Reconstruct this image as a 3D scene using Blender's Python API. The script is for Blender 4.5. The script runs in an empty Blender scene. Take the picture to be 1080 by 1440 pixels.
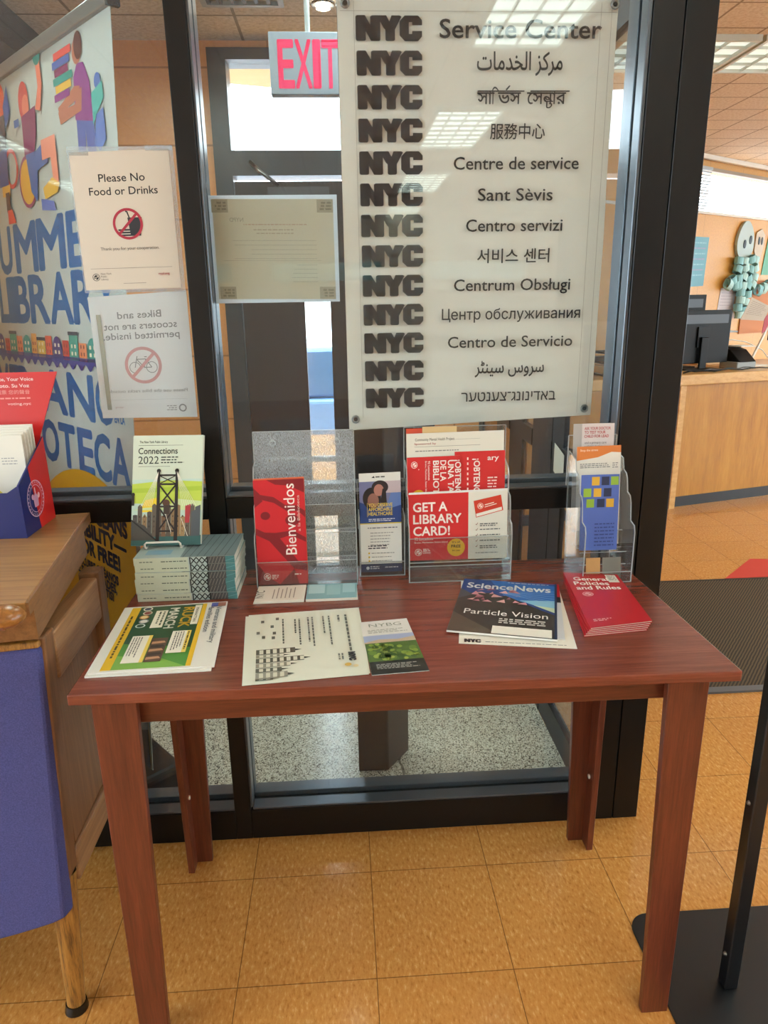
import bpy, bmesh, math, random
from mathutils import Vector, Matrix
random.seed(7)
C = bpy.context.scene.collection
SC = bpy.context.scene
PI = math.pi

# ------------------------------------------------------------------ camera
cam = bpy.data.cameras.new('camera')
cam.sensor_fit = 'VERTICAL'; cam.sensor_height = 36.0
cam.lens = 992.2 / 1440 * 36.0
cam.clip_start = 0.02; cam.clip_end = 200
cam_o = bpy.data.objects.new('camera', cam); C.objects.link(cam_o)
yaw, pitch, roll = 0.0564393, 0.2874021, -0.0159495
fw = Vector((math.sin(yaw)*math.cos(pitch), math.cos(yaw)*math.cos(pitch), -math.sin(pitch)))
rt = Vector((math.cos(yaw), -math.sin(yaw), 0)); up = rt.cross(fw)
r2 = rt*math.cos(roll) + up*math.sin(roll); u2 = up*math.cos(roll) - rt*math.sin(roll)
M = Matrix((r2, u2, -fw)).transposed().to_4x4()
M.translation = Vector((0.2688, -1.5039, 1.4257))
cam_o.matrix_world = M
SC.camera = cam_o

# ------------------------------------------------------------------ light
w = bpy.data.worlds.new('sky'); SC.world = w; w.use_nodes = True
w.node_tree.nodes['Background'].inputs[0].default_value = (0.80, 0.91, 1.0, 1)
w.node_tree.nodes['Background'].inputs[1].default_value = 4.5
sun = bpy.data.lights.new('sun', 'SUN'); sun.energy = 5.0; sun.angle = 0.01; sun.color = (1, .97, .93)
sun_o = bpy.data.objects.new('sun', sun); C.objects.link(sun_o)
sun_o.rotation_euler = (math.radians(40), 0, math.radians(25))
TROFFER = 4.6          # radiance of the ceiling lights overhead
TROFFER_FAR = .30     # the louvred lights over the desk, seen at a shallow angle
VIEW_EXPOSURE = 1.42
vs = SC.view_settings
vs.view_transform = 'Standard'; vs.look = 'None'; vs.gamma = 1; vs.use_curve_mapping = False
vs.exposure = VIEW_EXPOSURE
try:
    SC.cycles.transparent_max_bounces = 32
    SC.cycles.max_bounces = 10
    SC.cycles.diffuse_bounces = 5
except Exception:
    pass

# ------------------------------------------------------------------ materials
def lin(c):
    if isinstance(c, str):
        c = c.lstrip('#'); c = c if len(c) == 6 else ''.join(x*2 for x in c); c = [int(c[i:i+2], 16)/255 for i in (0, 2, 4)]
    return tuple((x/12.92 if x <= 0.04045 else ((x+0.055)/1.055)**2.4) for x in c) + (1.0,)
_m = {}
def mat(name, col='#808080', rough=.5, metal=0, spec=.5, coat=0, emit=None, es=0):
    if name in _m: return _m[name]
    m = bpy.data.materials.new(name); m.use_nodes = True
    b = m.node_tree.nodes['Principled BSDF']
    b.inputs['Base Color'].default_value = lin(col)
    b.inputs['Roughness'].default_value = rough
    b.inputs['Metallic'].default_value = metal
    b.inputs['Specular IOR Level'].default_value = spec
    b.inputs['Coat Weight'].default_value = coat
    if emit:
        b.inputs['Emission Color'].default_value = lin(emit); b.inputs['Emission Strength'].default_value = es
    _m[name] = m; return m
def ink(col, rough=.45):
    return mat('ink_' + col.strip('#') + ('' if rough == .45 else '_%d' % int(rough*100)), col, rough, spec=.4)
def nt(m): return m.node_tree, m.node_tree.nodes['Principled BSDF']
def N(t, typ, **kw):
    n = t.nodes.new(typ)
    for k, v in kw.items(): setattr(n, k, v)
    return n
def ramp(t, fac, stops):
    r = N(t, 'ShaderNodeValToRGB')
    e = r.color_ramp.elements
    while len(e) < len(stops): e.new(.5)
    for i, (p, c) in enumerate(stops): e[i].position = p; e[i].color = lin(c)
    t.links.new(fac, r.inputs[0]); return r.outputs[0]
def coords(t, scale=(1, 1, 1), kind='Object', rot=(0, 0, 0)):
    tc = N(t, 'ShaderNodeTexCoord'); mp = N(t, 'ShaderNodeMapping')
    mp.inputs['Scale'].default_value = scale; mp.inputs['Rotation'].default_value = rot
    t.links.new(tc.outputs[kind], mp.inputs[0]); return mp.outputs[0]
def noise(t, vec, scale, detail=4, rough=.55):
    n = N(t, 'ShaderNodeTexNoise'); n.inputs['Scale'].default_value = scale
    n.inputs['Detail'].default_value = detail; n.inputs['Roughness'].default_value = rough
    t.links.new(vec, n.inputs['Vector']); return n.outputs[0]
def math_(t, op, a, b=None):
    n = N(t, 'ShaderNodeMath', operation=op)
    for i, x in enumerate((a, b)):
        if x is None: continue
        if isinstance(x, (int, float)): n.inputs[i].default_value = x
        else: t.links.new(x, n.inputs[i])
    return n.outputs[0]
def mixc(t, fac, a, b, blend='MIX'):
    n = N(t, 'ShaderNodeMixRGB', blend_type=blend)
    for i, x in enumerate((fac, a, b)):
        if isinstance(x, (int, float)): n.inputs[i].default_value = x
        elif isinstance(x, (str, tuple)): n.inputs[i].default_value = lin(x) if isinstance(x, str) else x
        else: t.links.new(x, n.inputs[i])
    return n.outputs[0]
def wood(name, c1, c2, c3, scale, rough=.35, coat=0.0, s=1.0, rvar=0.0):
    m = mat(name, c1, rough, coat=coat); t, b = nt(m)
    v = coords(t, scale)
    n1 = noise(t, v, 3*s, 6, .6); n2 = noise(t, v, 14*s, 3, .7)
    f = math_(t, 'ADD', math_(t, 'MULTIPLY', n1, .65), math_(t, 'MULTIPLY', n2, .35))
    t.links.new(ramp(t, f, [(.34, c1), (.5, c2), (.66, c3)]), b.inputs['Base Color'])
    b.inputs['Coat Roughness'].default_value = .25
    return m
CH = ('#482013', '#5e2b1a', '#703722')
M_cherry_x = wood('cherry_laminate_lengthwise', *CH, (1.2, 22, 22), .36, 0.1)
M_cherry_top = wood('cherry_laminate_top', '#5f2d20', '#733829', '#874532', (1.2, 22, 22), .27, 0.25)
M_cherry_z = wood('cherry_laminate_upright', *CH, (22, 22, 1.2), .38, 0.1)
M_cherry_edge = wood('cherry_laminate_edge', '#4e2213', '#6a301a', '#7f3d22', (2, 30, 30), .45)
OK_ = ('#7a562b', '#93693a', '#a67e48')
M_oak_x = wood('oak_lengthwise', *OK_, (1.2, 26, 26), .38, .1)
M_oak_y = wood('oak_crosswise', '#6a4624', '#7d5430', '#8d6239', (26, 1.2, 26), .4, .1)
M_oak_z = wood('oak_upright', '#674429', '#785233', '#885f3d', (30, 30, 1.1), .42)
M_oak_rail = wood('worn_oak_rail_highlit', '#7d5836', '#916844', '#a37a54', (26, 1.2, 26), .4, .1)  # worn oak, lightened to paint in the highlight along the rail
M_oak_worn = wood('worn_oak_leg', '#3f2812', '#9a6a2c', '#b5833e', (45, 45, 3), .5)
M_oak_nose = wood('varnished_oak_nosing', '#6b421c', '#8f5c28', '#a8733a', (2, 22, 22), .3, .3)
M_desk_panel = wood('golden_oak_panel', '#a0661a', '#b27a24', '#c08b34', (7, 7, .8), .4, .1, .8)
M_desk_top = wood('pale_oak_worktop', '#b98a4c', '#cda062', '#d8b078', (1, 14, 14), .35)

def floor_mat():
    m = mat('vinyl_floor_tiles', '#b98448', .22, spec=.5); t, b = nt(m)
    T = .3048
    tc = N(t, 'ShaderNodeTexCoord'); sep = N(t, 'ShaderNodeSeparateXYZ'); t.links.new(tc.outputs['Object'], sep.inputs[0])
    x = math_(t, 'DIVIDE', sep.outputs[0], T); y = math_(t, 'DIVIDE', sep.outputs[1], T)
    fx = math_(t, 'ABSOLUTE', math_(t, 'SUBTRACT', math_(t, 'FRACT', x), .5)); fy = math_(t, 'ABSOLUTE', math_(t, 'SUBTRACT', math_(t, 'FRACT', y), .5))
    seam = math_(t, 'GREATER_THAN', math_(t, 'MAXIMUM', fx, fy), .4965)
    cmb = N(t, 'ShaderNodeCombineXYZ'); t.links.new(math_(t, 'FLOOR', x), cmb.inputs[0]); t.links.new(math_(t, 'FLOOR', y), cmb.inputs[1])
    wn = N(t, 'ShaderNodeTexWhiteNoise'); t.links.new(cmb.outputs[0], wn.inputs[0])
    v = coords(t, (1, .42, 1), rot=(0, 0, .35))
    n1 = noise(t, v, 135, 3, .6); n2 = noise(t, v, 3.0, 3, .6)
    c = ramp(t, n1, [(.27, '#9a6028'), (.42, '#bc8040'), (.58, '#c78e4c'), (.75, '#ddb176')])
    c = mixc(t, math_(t, 'MULTIPLY', wn.outputs[0], .22), c, '#ab7236')
    c = mixc(t, math_(t, 'MULTIPLY', n2, .25), c, '#bd8440')
    c = mixc(t, math_(t, 'MULTIPLY', seam, .75), c, '#54371a')
    t.links.new(c, b.inputs['Base Color'])
    t.links.new(math_(t, 'ADD', .05, math_(t, 'MULTIPLY', n2, .16)), b.inputs['Roughness'])
    return m
M_floor = floor_mat()
def terrazzo():
    m = mat('terrazzo', '#9a968c', .25); t, b = nt(m); v = coords(t)
    vo = N(t, 'ShaderNodeTexVoronoi'); vo.inputs['Scale'].default_value = 300; t.links.new(v, vo.inputs['Vector'])
    bw = N(t, 'ShaderNodeRGBToBW'); t.links.new(vo.outputs['Color'], bw.inputs[0])
    c = ramp(t, bw.outputs[0], [(.20, '#3a3833'), (.32, '#9a9486'), (.55, '#bdb6a6'), (.8, '#d6cfbf')])
    n = noise(t, coords(t, (1, 1, 1)), 2.2, 2)
    # hairline cracks
    vv = N(t, 'ShaderNodeTexVoronoi', feature='DISTANCE_TO_EDGE'); vv.inputs['Scale'].default_value = .55
    wv = coords(t); nn_ = N(t, 'ShaderNodeTexNoise'); nn_.inputs['Scale'].default_value = 6; t.links.new(wv, nn_.inputs['Vector'])
    t.links.new(mixc(t, .12, wv, nn_.outputs['Color']), vv.inputs['Vector'])
    crack = math_(t, 'LESS_THAN', vv.outputs[0], .0022)
    c = mixc(t, math_(t, 'MULTIPLY', crack, .7), c, '#4a4842')
    t.links.new(c, b.inputs['Base Color']); t.links.new(math_(t, 'ADD', .12, math_(t, 'MULTIPLY', n, .2)), b.inputs['Roughness'])
    return m
M_terrazzo = terrazzo()
def tile_mat(name, base, seamc, dx, dy, ax, width, speck=None, rough=.8, off=(0, 0)):
    m = mat(name, base, rough); t, b = nt(m)
    tc = N(t, 'ShaderNodeTexCoord'); sep = N(t, 'ShaderNodeSeparateXYZ'); t.links.new(tc.outputs['Object'], sep.inputs[0])
    fs = []
    for a, d, o in ((ax[0], dx, off[0]), (ax[1], dy, off[1])):
        q = math_(t, 'FRACT', math_(t, 'DIVIDE', math_(t, 'ADD', sep.outputs[a], o), d))
        fs.append(math_(t, 'GREATER_THAN', math_(t, 'ABSOLUTE', math_(t, 'SUBTRACT', q, .5)), .5 - width/d))
    seam = math_(t, 'MAXIMUM', fs[0], fs[1])
    v = coords(t); n = noise(t, v, 60 if speck else 6, 3, .7)
    c = ramp(t, n, [(.35, speck or base), (.6, base)])
    c = mixc(t, math_(t, 'MULTIPLY', seam, .8), c, seamc)
    t.links.new(c, b.inputs['Base Color']); return m
M_ceil = tile_mat('acoustic_ceiling_tiles', '#e8dccb', '#8a735c', .3048, .3048, (0, 1), .006, '#d3c0a8', .9, (.02, .05))
M_vceil = tile_mat('vestibule_ceiling_tiles', '#cfc3b6', '#6f6a63', .61, .3048, (0, 1), .006, '#b5a89a', .9, (.1, .15))
M_block = tile_mat('glazed_orange_block', '#e09a5c', '#9a5f31', .41, .30, (0, 2), .004, '#d8905a', .3)
M_panelwall = tile_mat('orange_panelled_wall', '#cd9440', '#aa7732', .61, 5.0, (0, 2), .003, '#c48b3a', .5)
M_plaster = mat('cream_plaster', '#ddd0b8', .8)
M_frame = mat('dark_bronze_anodised_metal', '#09090b', .4, metal=0, spec=.35)
M_stop = mat('dark_grey_anodised_stop', '#565c63', .3, metal=.6, spec=.6)
M_gasket = mat('black_rubber_gasket', '#050505', .6)
M_brown = mat('dark_brown_painted_metal', '#2a1c18', .35)
M_blackbase = mat('black_rubber_base', '#0b0b0b', .35)
M_steel = mat('brushed_steel', '#9a9a98', .3, metal=1)
M_white_wire = mat('white_coated_wire', '#d9d9d2', .35)
M_blackpl = mat('black_plastic', '#0a0b0e', .5, spec=.25)
M_greypl = mat('grey_plastic', '#4a4a4c', .5)
M_ltgrey = mat('light_grey_plastic', '#9fa3a5', .5)
M_paper = mat('white_paper', '#dcd8cc', .55)
M_cream = mat('cream_paper', '#d0d3c4', .55)
M_gloss = mat('glossy_white_paper', '#d9d8d2', .25)

def glassy(name, tint, f0, extra=0.0, rough=0.0, hazecol='#c8ccd0', noisy=False):
    m = bpy.data.materials.new(name); m.use_nodes = True; t = m.node_tree; t.nodes.clear()
    out = N(t, 'ShaderNodeOutputMaterial'); tr = N(t, 'ShaderNodeBsdfTransparent'); tr.inputs[0].default_value = lin(tint)
    gl = N(t, 'ShaderNodeBsdfGlossy'); gl.inputs['Roughness'].default_value = rough
    lw = N(t, 'ShaderNodeLayerWeight'); lw.inputs[0].default_value = .5
    p5 = math_(t, 'POWER', lw.outputs['Facing'], 5)
    f = math_(t, 'ADD', f0, math_(t, 'MULTIPLY', p5, 1-f0))
    mx = N(t, 'ShaderNodeMixShader'); t.links.new(f, mx.inputs[0]); t.links.new(tr.outputs[0], mx.inputs[1]); t.links.new(gl.outputs[0], mx.inputs[2])
    last = mx
    if extra:
        df = N(t, 'ShaderNodeBsdfDiffuse'); df.inputs[0].default_value = lin(hazecol)
        tl = N(t, 'ShaderNodeBsdfTranslucent'); tl.inputs[0].default_value = lin(hazecol)
        ad = N(t, 'ShaderNodeMixShader'); ad.inputs[0].default_value = .5
        t.links.new(df.outputs[0], ad.inputs[1]); t.links.new(tl.outputs[0], ad.inputs[2])
        m2 = N(t, 'ShaderNodeMixShader')
        if noisy:
            n = noise(t, coords(t, (1, 1, .3)), 800, 2, .6)
            fac = math_(t, 'MULTIPLY', ramp(t, n, [(.36, '#989898'), (.68, '#ffffff')]), extra)
            t.links.new(fac, m2.inputs[0])
        else: m2.inputs[0].default_value = extra
        t.links.new(mx.outputs[0], m2.inputs[1]); t.links.new(ad.outputs[0], m2.inputs[2]); last = m2
    t.links.new(last.outputs[0], out.inputs[0]); return m
M_glass = glassy('window_glass', '#f8fbfb', .034, .015, hazecol='#c6d2e6')
M_tint = glassy('shade_tinted_window_glass', '#8f9c94', .04)  # grey tint dims the rear window in place of shading trees outside
M_acr = glassy('clear_acrylic', '#f4f5f4', .04, .03, .03)
M_acr_haze = glassy('scratched_acrylic', '#eef0f0', .04, .5, .08, '#dfe4ea', True)
M_acr_edge = glassy('acrylic_edge', '#e8eeee', .10, .45, .1, '#dfe5e6')
def thin_paper(name, col, k=.45):
    m = bpy.data.materials.new(name); m.use_nodes = True; t = m.node_tree; t.nodes.clear()
    out = N(t, 'ShaderNodeOutputMaterial'); df = N(t, 'ShaderNodeBsdfDiffuse'); tl = N(t, 'ShaderNodeBsdfTranslucent'); mx = N(t, 'ShaderNodeMixShader'); mx.inputs[0].default_value = k
    df.inputs[0].default_value = lin(col); tl.inputs[0].default_value = lin(col)
    t.links.new(df.outputs[0], mx.inputs[1]); t.links.new(tl.outputs[0], mx.inputs[2]); t.links.new(mx.outputs[0], out.inputs[0]); return m
M_lam = glassy('laminate_film', '#f4f5f4', .04, .22, .05, '#dfe6ef')

# ------------------------------------------------------------------ mesh builder
def world(o): return (world(o.parent) @ o.matrix_parent_inverse @ o.matrix_basis) if o.parent else o.matrix_basis.copy()
class MB:
    def __init__(s): s.v = []; s.f = []; s.mi = []; s.ms = []; s.sm = []
    def m(s, mt):
        if mt not in s.ms: s.ms.append(mt)
        return s.ms.index(mt)
    def add(s, vs, fs, mt, smooth=False):
        o = len(s.v); i = s.m(mt); s.v += [tuple(v) for v in vs]
        for f in fs: s.f.append([o+k for k in f]); s.mi.append(i); s.sm.append(smooth)
    def box(s, x0, x1, y0, y1, z0, z1, mt, X=None):
        vs = [Vector((x, y, z)) for z in (z0, z1) for y in (y0, y1) for x in (x0, x1)]
        if X is not None: vs = [X @ v for v in vs]
        s.add(vs, [(0, 2, 3, 1), (4, 5, 7, 6), (0, 1, 5, 4), (2, 6, 7, 3), (0, 4, 6, 2), (1, 3, 7, 5)], mt)
    def hexa(s, b, t, mt):       # four bottom points ccw, four top points
        n = len(b); fs = [tuple(reversed(range(n))), tuple(range(n, 2*n))] + [(i, (i+1) % n, n+(i+1) % n, n+i) for i in range(n)]
        s.add(list(b)+list(t), fs, mt)
    def slab(s, cs, n, th, mt):  # corner list + thickness along -n
        n = Vector(n).normalized(); s.hexa([Vector(c)-n*th for c in cs], [Vector(c) for c in cs], mt)
    def prism(s, poly, axis, a, b, mt, X=None):
        def P(p, q):
            v = {'x': (q, p[0], p[1]), 'y': (p[0], q, p[1]), 'z': (p[0], p[1], q)}[axis]
            v = Vector(v); return X @ v if X is not None else v
        s.hexa([P(p, a) for p in poly], [P(p, b) for p in poly], mt)
    def cyl(s, p0, p1, r0, mt, r1=None, n=20, caps=True):
        p0 = Vector(p0); p1 = Vector(p1); r1 = r0 if r1 is None else r1
        d = (p1-p0).normalized(); a = d.orthogonal().normalized(); b = d.cross(a)
        ring = lambda p, r: [p+a*(r*math.cos(2*PI*i/n))+b*(r*math.sin(2*PI*i/n)) for i in range(n)]
        s.add(ring(p0, r0)+ring(p1, r1), [(i, (i+1) % n, n+(i+1) % n, n+i) for i in range(n)], mt, True)
        if caps:
            s.add(ring(p0, r0), [tuple(reversed(range(n)))], mt); s.add(ring(p1, r1), [tuple(range(n))], mt)
    def tube(s, pts, r, mt, n=8):
        pts = [Vector(p) for p in pts]; rings = []
        a = None
        for i, p in enumerate(pts):
            d = (pts[min(i+1, len(pts)-1)]-pts[max(i-1, 0)]).normalized()
            if a is None: a = d.orthogonal().normalized()
            a = (a-d*a.dot(d)).normalized(); b = d.cross(a)
            rings.append([p+a*(r*math.cos(2*PI*k/n))+b*(r*math.sin(2*PI*k/n)) for k in range(n)])
        vs = [v for q in rings for v in q]; fs = []
        for i in range(len(pts)-1):
            for k in range(n): fs.append((i*n+k, i*n+(k+1) % n, (i+1)*n+(k+1) % n, (i+1)*n+k))
        fs += [tuple(reversed(range(n))), tuple((len(pts)-1)*n+k for k in range(n))]
        s.add(vs, fs, mt, True)
    def torus(s, c, ax, R, r, mt, n=24, k=8):
        c = Vector(c); d = Vector(ax).normalized(); a = d.orthogonal().normalized(); b = d.cross(a); vs = []; fs = []
        for i in range(n):
            e = a*math.cos(2*PI*i/n)+b*math.sin(2*PI*i/n)
            for j in range(k): vs.append(c+e*(R+r*math.cos(2*PI*j/k))+d*(r*math.sin(2*PI*j/k)))
        for i in range(n):
            for j in range(k): fs.append((i*k+j, ((i+1) % n)*k+j, ((i+1) % n)*k+(j+1) % k, i*k+(j+1) % k))
        s.add(vs, fs, mt, True)
    def build(s, name, parent=None, bevel=0, seg=2, origin=None):
        me = bpy.data.meshes.new(name)
        pw = world(parent).inverted() if parent is not None else Matrix.Identity(4)
        og = Vector(origin) if origin is not None else None
        vs = [pw @ Vector(v) for v in s.v]
        if og is not None: vs = [v-og for v in vs]
        me.from_pydata(vs, [], s.f)
        for mt in s.ms: me.materials.append(mt)
        me.polygons.foreach_set('material_index', s.mi); me.polygons.foreach_set('use_smooth', s.sm)
        me.update()
        o = bpy.data.objects.new(name, me); C.objects.link(o)
        if og is not None: o.location = og
        if parent is not None: o.parent = parent
        if bevel:
            bv = o.modifiers.new('bevel', 'BEVEL'); bv.width = bevel; bv.segments = seg; bv.limit_method = 'ANGLE'; bv.angle_limit = math.radians(40)
        return o
def bm_box(name, x0, x1, y0, y1, z0, z1, mt, parent=None, bevel=0, seg=2):
    b = MB(); b.box(x0, x1, y0, y1, z0, z1, mt); return b.build(name, parent, bevel, seg)
def thing(name, label, cat, loc=(0, 0, 0), group=None):
    o = bpy.data.objects.new(name, None); C.objects.link(o); o.location = loc
    o.empty_display_size = .05
    o.matrix_world = Matrix.Translation(Vector(loc))
    return tag(o, label, cat, group)
def tag(o, label, cat, group=None):
    o['label'] = label; o['category'] = cat
    if group: o['group'] = group
    return o
def struct(o): o['kind'] = 'structure'; return o

# ------------------------------------------------------------------ lettering: outlines of the built-in font, filled band by band
_tc = {}
def text_quads(body, bold=0.0):
    key = (body, bold)
    if key in _tc: return _tc[key]
    cu = bpy.data.curves.new('lettering', 'FONT'); cu.body = body; cu.size = 1.0; cu.resolution_u = 3
    cu.fill_mode = 'NONE'
    ob = bpy.data.objects.new('lettering', cu); C.objects.link(ob)
    dg = bpy.context.evaluated_depsgraph_get(); dg.update()
    ev = ob.evaluated_get(dg); me = ev.to_mesh()
    if me is None:
        bpy.data.objects.remove(ob); bpy.data.curves.remove(cu); _tc[key] = ([], 0, 0, 0, 0); return _tc[key]
    P = [(v.co.x, v.co.y) for v in me.vertices]
    E = [tuple(e.vertices) for e in me.edges]
    ev.to_mesh_clear(); bpy.data.objects.remove(ob); bpy.data.curves.remove(cu)
    segs = [(P[a], P[b]) for a, b in E if abs(P[a][1]-P[b][1]) > 1e-6]
    # cut in bands
    ys = sorted(set(round(p[1]/.012)*.012 for p in P))
    quads = []
    for ya, yb in zip(ys, ys[1:]):
        ym = (ya+yb)/2; act = []
        for (p, q) in segs:
            d = 1 if q[1] > p[1] else -1
            lo, hi = (p, q) if d > 0 else (q, p)
            if lo[1] <= ym < hi[1]:
                k = (hi[0]-lo[0])/(hi[1]-lo[1])
                cl = lambda y: lo[0]+k*(min(max(y, lo[1]), hi[1])-lo[1])
                act.append((lo[0]+k*(ym-lo[1]), d, cl(ya), cl(yb)))
        act.sort(); wn = 0; st = None
        for a in act:
            if wn == 0: st = a
            wn += a[1]
            if wn == 0 and st is not None: quads.append(((st[2], ya), (a[2], ya), (a[3], yb), (st[3], yb)))
    if bold > 0:                     # heavier weight: a stroke of the same ink along every outline
        for a, b_ in E:
            (xa, ya), (xb, yb) = P[a], P[b_]; dx, dy = xb-xa, yb-ya; l = math.hypot(dx, dy)
            if l < 1e-6: continue
            dx *= bold/l; dy *= bold/l; k = .4
            quads.append(((xa-dx*k+dy, ya-dy*k-dx), (xb+dx*k+dy, yb+dy*k-dx), (xb+dx*k-dy, yb+dy*k+dx), (xa-dx*k-dy, ya-dy*k+dx)))
    if P: x0 = min(p[0] for p in P); x1 = max(p[0] for p in P); y0 = min(p[1] for p in P); y1 = max(p[1] for p in P)
    else: x0 = x1 = y0 = y1 = 0
    _tc[key] = (quads, x0, x1, y0, y1); return _tc[key]

class Page:
    """flat printed face: w x h page units laid on the four corners bottom-left, bottom-right, top-right, top-left"""
    def __init__(s, mb, BL, BR, TR, TL, w, h, rot=0, flip=False, lift=.0002, step=.00006):
        s.mb = mb; s.c = [Vector(p) for p in (BL, BR, TR, TL)]; s.w = w; s.h = h; s.flip = flip; s.lift = lift; s.step = step
        s.n = (s.c[1]-s.c[0]).cross(s.c[3]-s.c[0]).normalized(); s.k = 0
    def P(s, u, v):
        if s.flip: u = s.w-u
        a = u/s.w; b = v/s.h; c = s.c
        return (c[0]*(1-a)+c[1]*a)*(1-b)+(c[3]*(1-a)+c[2]*a)*b+s.n*(s.lift+s.k*s.step)
    def poly(s, pts, col):
        vs = [s.P(*p) for p in pts]; f = list(range(len(vs)))
        s.mb.add(vs, [f[::-1] if s.flip else f], col if not isinstance(col, str) else ink(col)); s.k += 1
    def rect(s, u0, v0, u1, v1, col): s.poly([(u0, v0), (u1, v0), (u1, v1), (u0, v1)], col)
    def circ(s, u, v, r, col, rv=None, n=28, a0=0, a1=2*PI):
        rv = rv or r; s.poly([(u+r*math.cos(a0+(a1-a0)*i/n), v+rv*math.sin(a0+(a1-a0)*i/n)) for i in range(n if a1-a0 > 6.2 else n+1)], col)
    def ring(s, u, v, r, wd, col, n=36, rv=None):
        rv = rv or r
        vs = []; fs = []
        for i in range(n):
            c, d = math.cos(2*PI*i/n), math.sin(2*PI*i/n)
            vs += [s.P(u+r*c, v+rv*d), s.P(u+(r-wd)*c, v+(rv-wd)*d)]
        for i in range(n):
            j = (i+1) % n; fs.append((2*i, 2*j, 2*j+1, 2*i+1))
        s.mb.add(vs, fs, col if not isinstance(col, str) else ink(col)); s.k += 1
    def line(s, u0, v0, u1, v1, wd, col):
        du, dv = u1-u0, v1-v0; L = math.hypot(du, dv) or 1; a, b = -dv/L*wd/2, du/L*wd/2
        s.poly([(u0+a, v0+b), (u0-a, v0-b), (u1-a, v1-b), (u1+a, v1+b)], col)
    def text(s, body, u, v, size, col, al='L', bold=0.0, width=None, rot=0, sy=1.0, curve=None):
        q, x0, x1, y0, y1 = text_quads(body, bold)
        if not q: return
        sx = size if width is None else width/(x1-x0)
        off = {'L': x0, 'C': (x0+x1)/2, 'R': x1}[al]
        cr, sr = math.cos(rot), math.sin(rot)
        def T(x, y):
            x = (x-off)*sx; y = y*size*sy
            if curve: y += curve(u+x)
            return s.P(u+x*cr-y*sr, v+x*sr+y*cr)
        vs = []; fs = []
        for quad in q:
            o = len(vs); vs += [T(*c) for c in quad]; fs.append((o, o+1, o+2, o+3))
        s.mb.add(vs, fs, col if not isinstance(col, str) else ink(col)); s.k += 1
    def greek(s, u0, v, u1, hgt, col, rows=1, lead=2.0, rag=.25, rot=0):
        """rows of unreadably small print, as word-length dashes"""
        rn = random.Random(int((u0*977+v*5519+u1*31)*1e4))
        vs = []; fs = []
        for r in range(rows):
            u = u0; vv = v-r*hgt*lead; e = u1-(rn.random()*rag*(u1-u0) if rows > 1 else 0)
            while u < e:
                l = hgt*rn.uniform(1.2, 4.5); b = min(u+l, e); o = len(vs)
                vs += [s.P(u, vv), s.P(b, vv), s.P(b, vv+hgt), s.P(u, vv+hgt)]; fs.append((o, o+1, o+2, o+3)); u = b+hgt*.8
        s.mb.add(vs, fs, col if not isinstance(col, str) else ink(col)); s.k += 1
def sheet(mb, BL, BR, TR, TL, th, mt):
    n = (Vector(BR)-Vector(BL)).cross(Vector(TL)-Vector(BL))
    mb.slab([BL, BR, TR, TL], n, th, mt)

def nyc_logo(pg, u, v, w, h, col):
    """three heavy block letters run together"""
    def L(pts): pg.poly([(u+x*w, v+y*h) for x, y in pts], col); pg.k -= 1
    # N
    L([(.00, .06), (.02, .0), (.13, .0), (.15, .05), (.15, .95), (.13, 1), (.02, 1), (.0, .95)])
    L([(.22, .05), (.24, .0), (.35, .0), (.37, .05), (.37, .95), (.35, 1), (.25, 1), (.22, .95)])
    L([(.02, 1), (.14, 1), (.36, .0), (.23, .0)])
    # Y
    L([(.33, .95), (.36, 1.0), (.46, 1.0), (.58, .42), (.50, .34), (.42, .5)])
    L([(.54, 1.0), (.66, 1.0), (.69, .95), (.585, .42), (.46, .42)])
    L([(.445, .05), (.465, .0), (.57, .0), (.59, .05), (.59, .55), (.445, .55)])
    # C
    L([(.66, .22), (.74, .0), (.80, .0), (.80, 1.), (.74, 1), (.66, .78)])
    L([(.78, .0), (.94, .0), (1., .18), (1., .40), (.85, .40), (.85, .28), (.78, .28)])
    L([(.78, 1.), (.94, 1.), (1., .82), (1., .62), (.85, .62), (.85, .74), (.78, .74)])
    pg.k += 1
def lib_logo(pg, u, v, r, col, back):
    pg.circ(u, v, r, col); pg.circ(u, v, r*.86, back)
    pg.poly([(u-r*.75, v-r*.1), (u-r*.2, v+r*.62), (u+r*.5, v+r*.5), (u+r*.1, v+r*.1)], col)
    pg.poly([(u-r*.1, v-r*.7), (u+r*.1, v-r*.1), (u+r*.75, v+r*.2), (u+r*.5, v-r*.5)], col)
    pg.line(u-r*.7, v-r*.35, u+r*.35, v-r*.05, r*.16, col)

AR = {'م': (0xFEE1, 0xFEE2, 0xFEE3, 0xFEE4), 'ر': (0xFEAD, 0xFEAE, 0, 0), 'ك': (0xFED9, 0xFEDA, 0xFEDB, 0xFEDC), 'ز': (0xFEAF, 0xFEB0, 0, 0),
      'ا': (0xFE8D, 0xFE8E, 0, 0), 'ل': (0xFEDD, 0xFEDE, 0xFEDF, 0xFEE0), 'خ': (0xFEA5, 0xFEA6, 0xFEA7, 0xFEA8), 'د': (0xFEA9, 0xFEAA, 0, 0),
      'ت': (0xFE95, 0xFE96, 0xFE97, 0xFE98), 'س': (0xFEB1, 0xFEB2, 0xFEB3, 0xFEB4), 'و': (0xFEED, 0xFEEE, 0, 0), 'ي': (0xFEF1, 0xFEF2, 0xFEF3, 0xFEF4),
      'ن': (0xFEE5, 0xFEE6, 0xFEE7, 0xFEE8), 'ٹ': (0xFB66, 0xFB67, 0xFB68, 0xFB69)}
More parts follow.
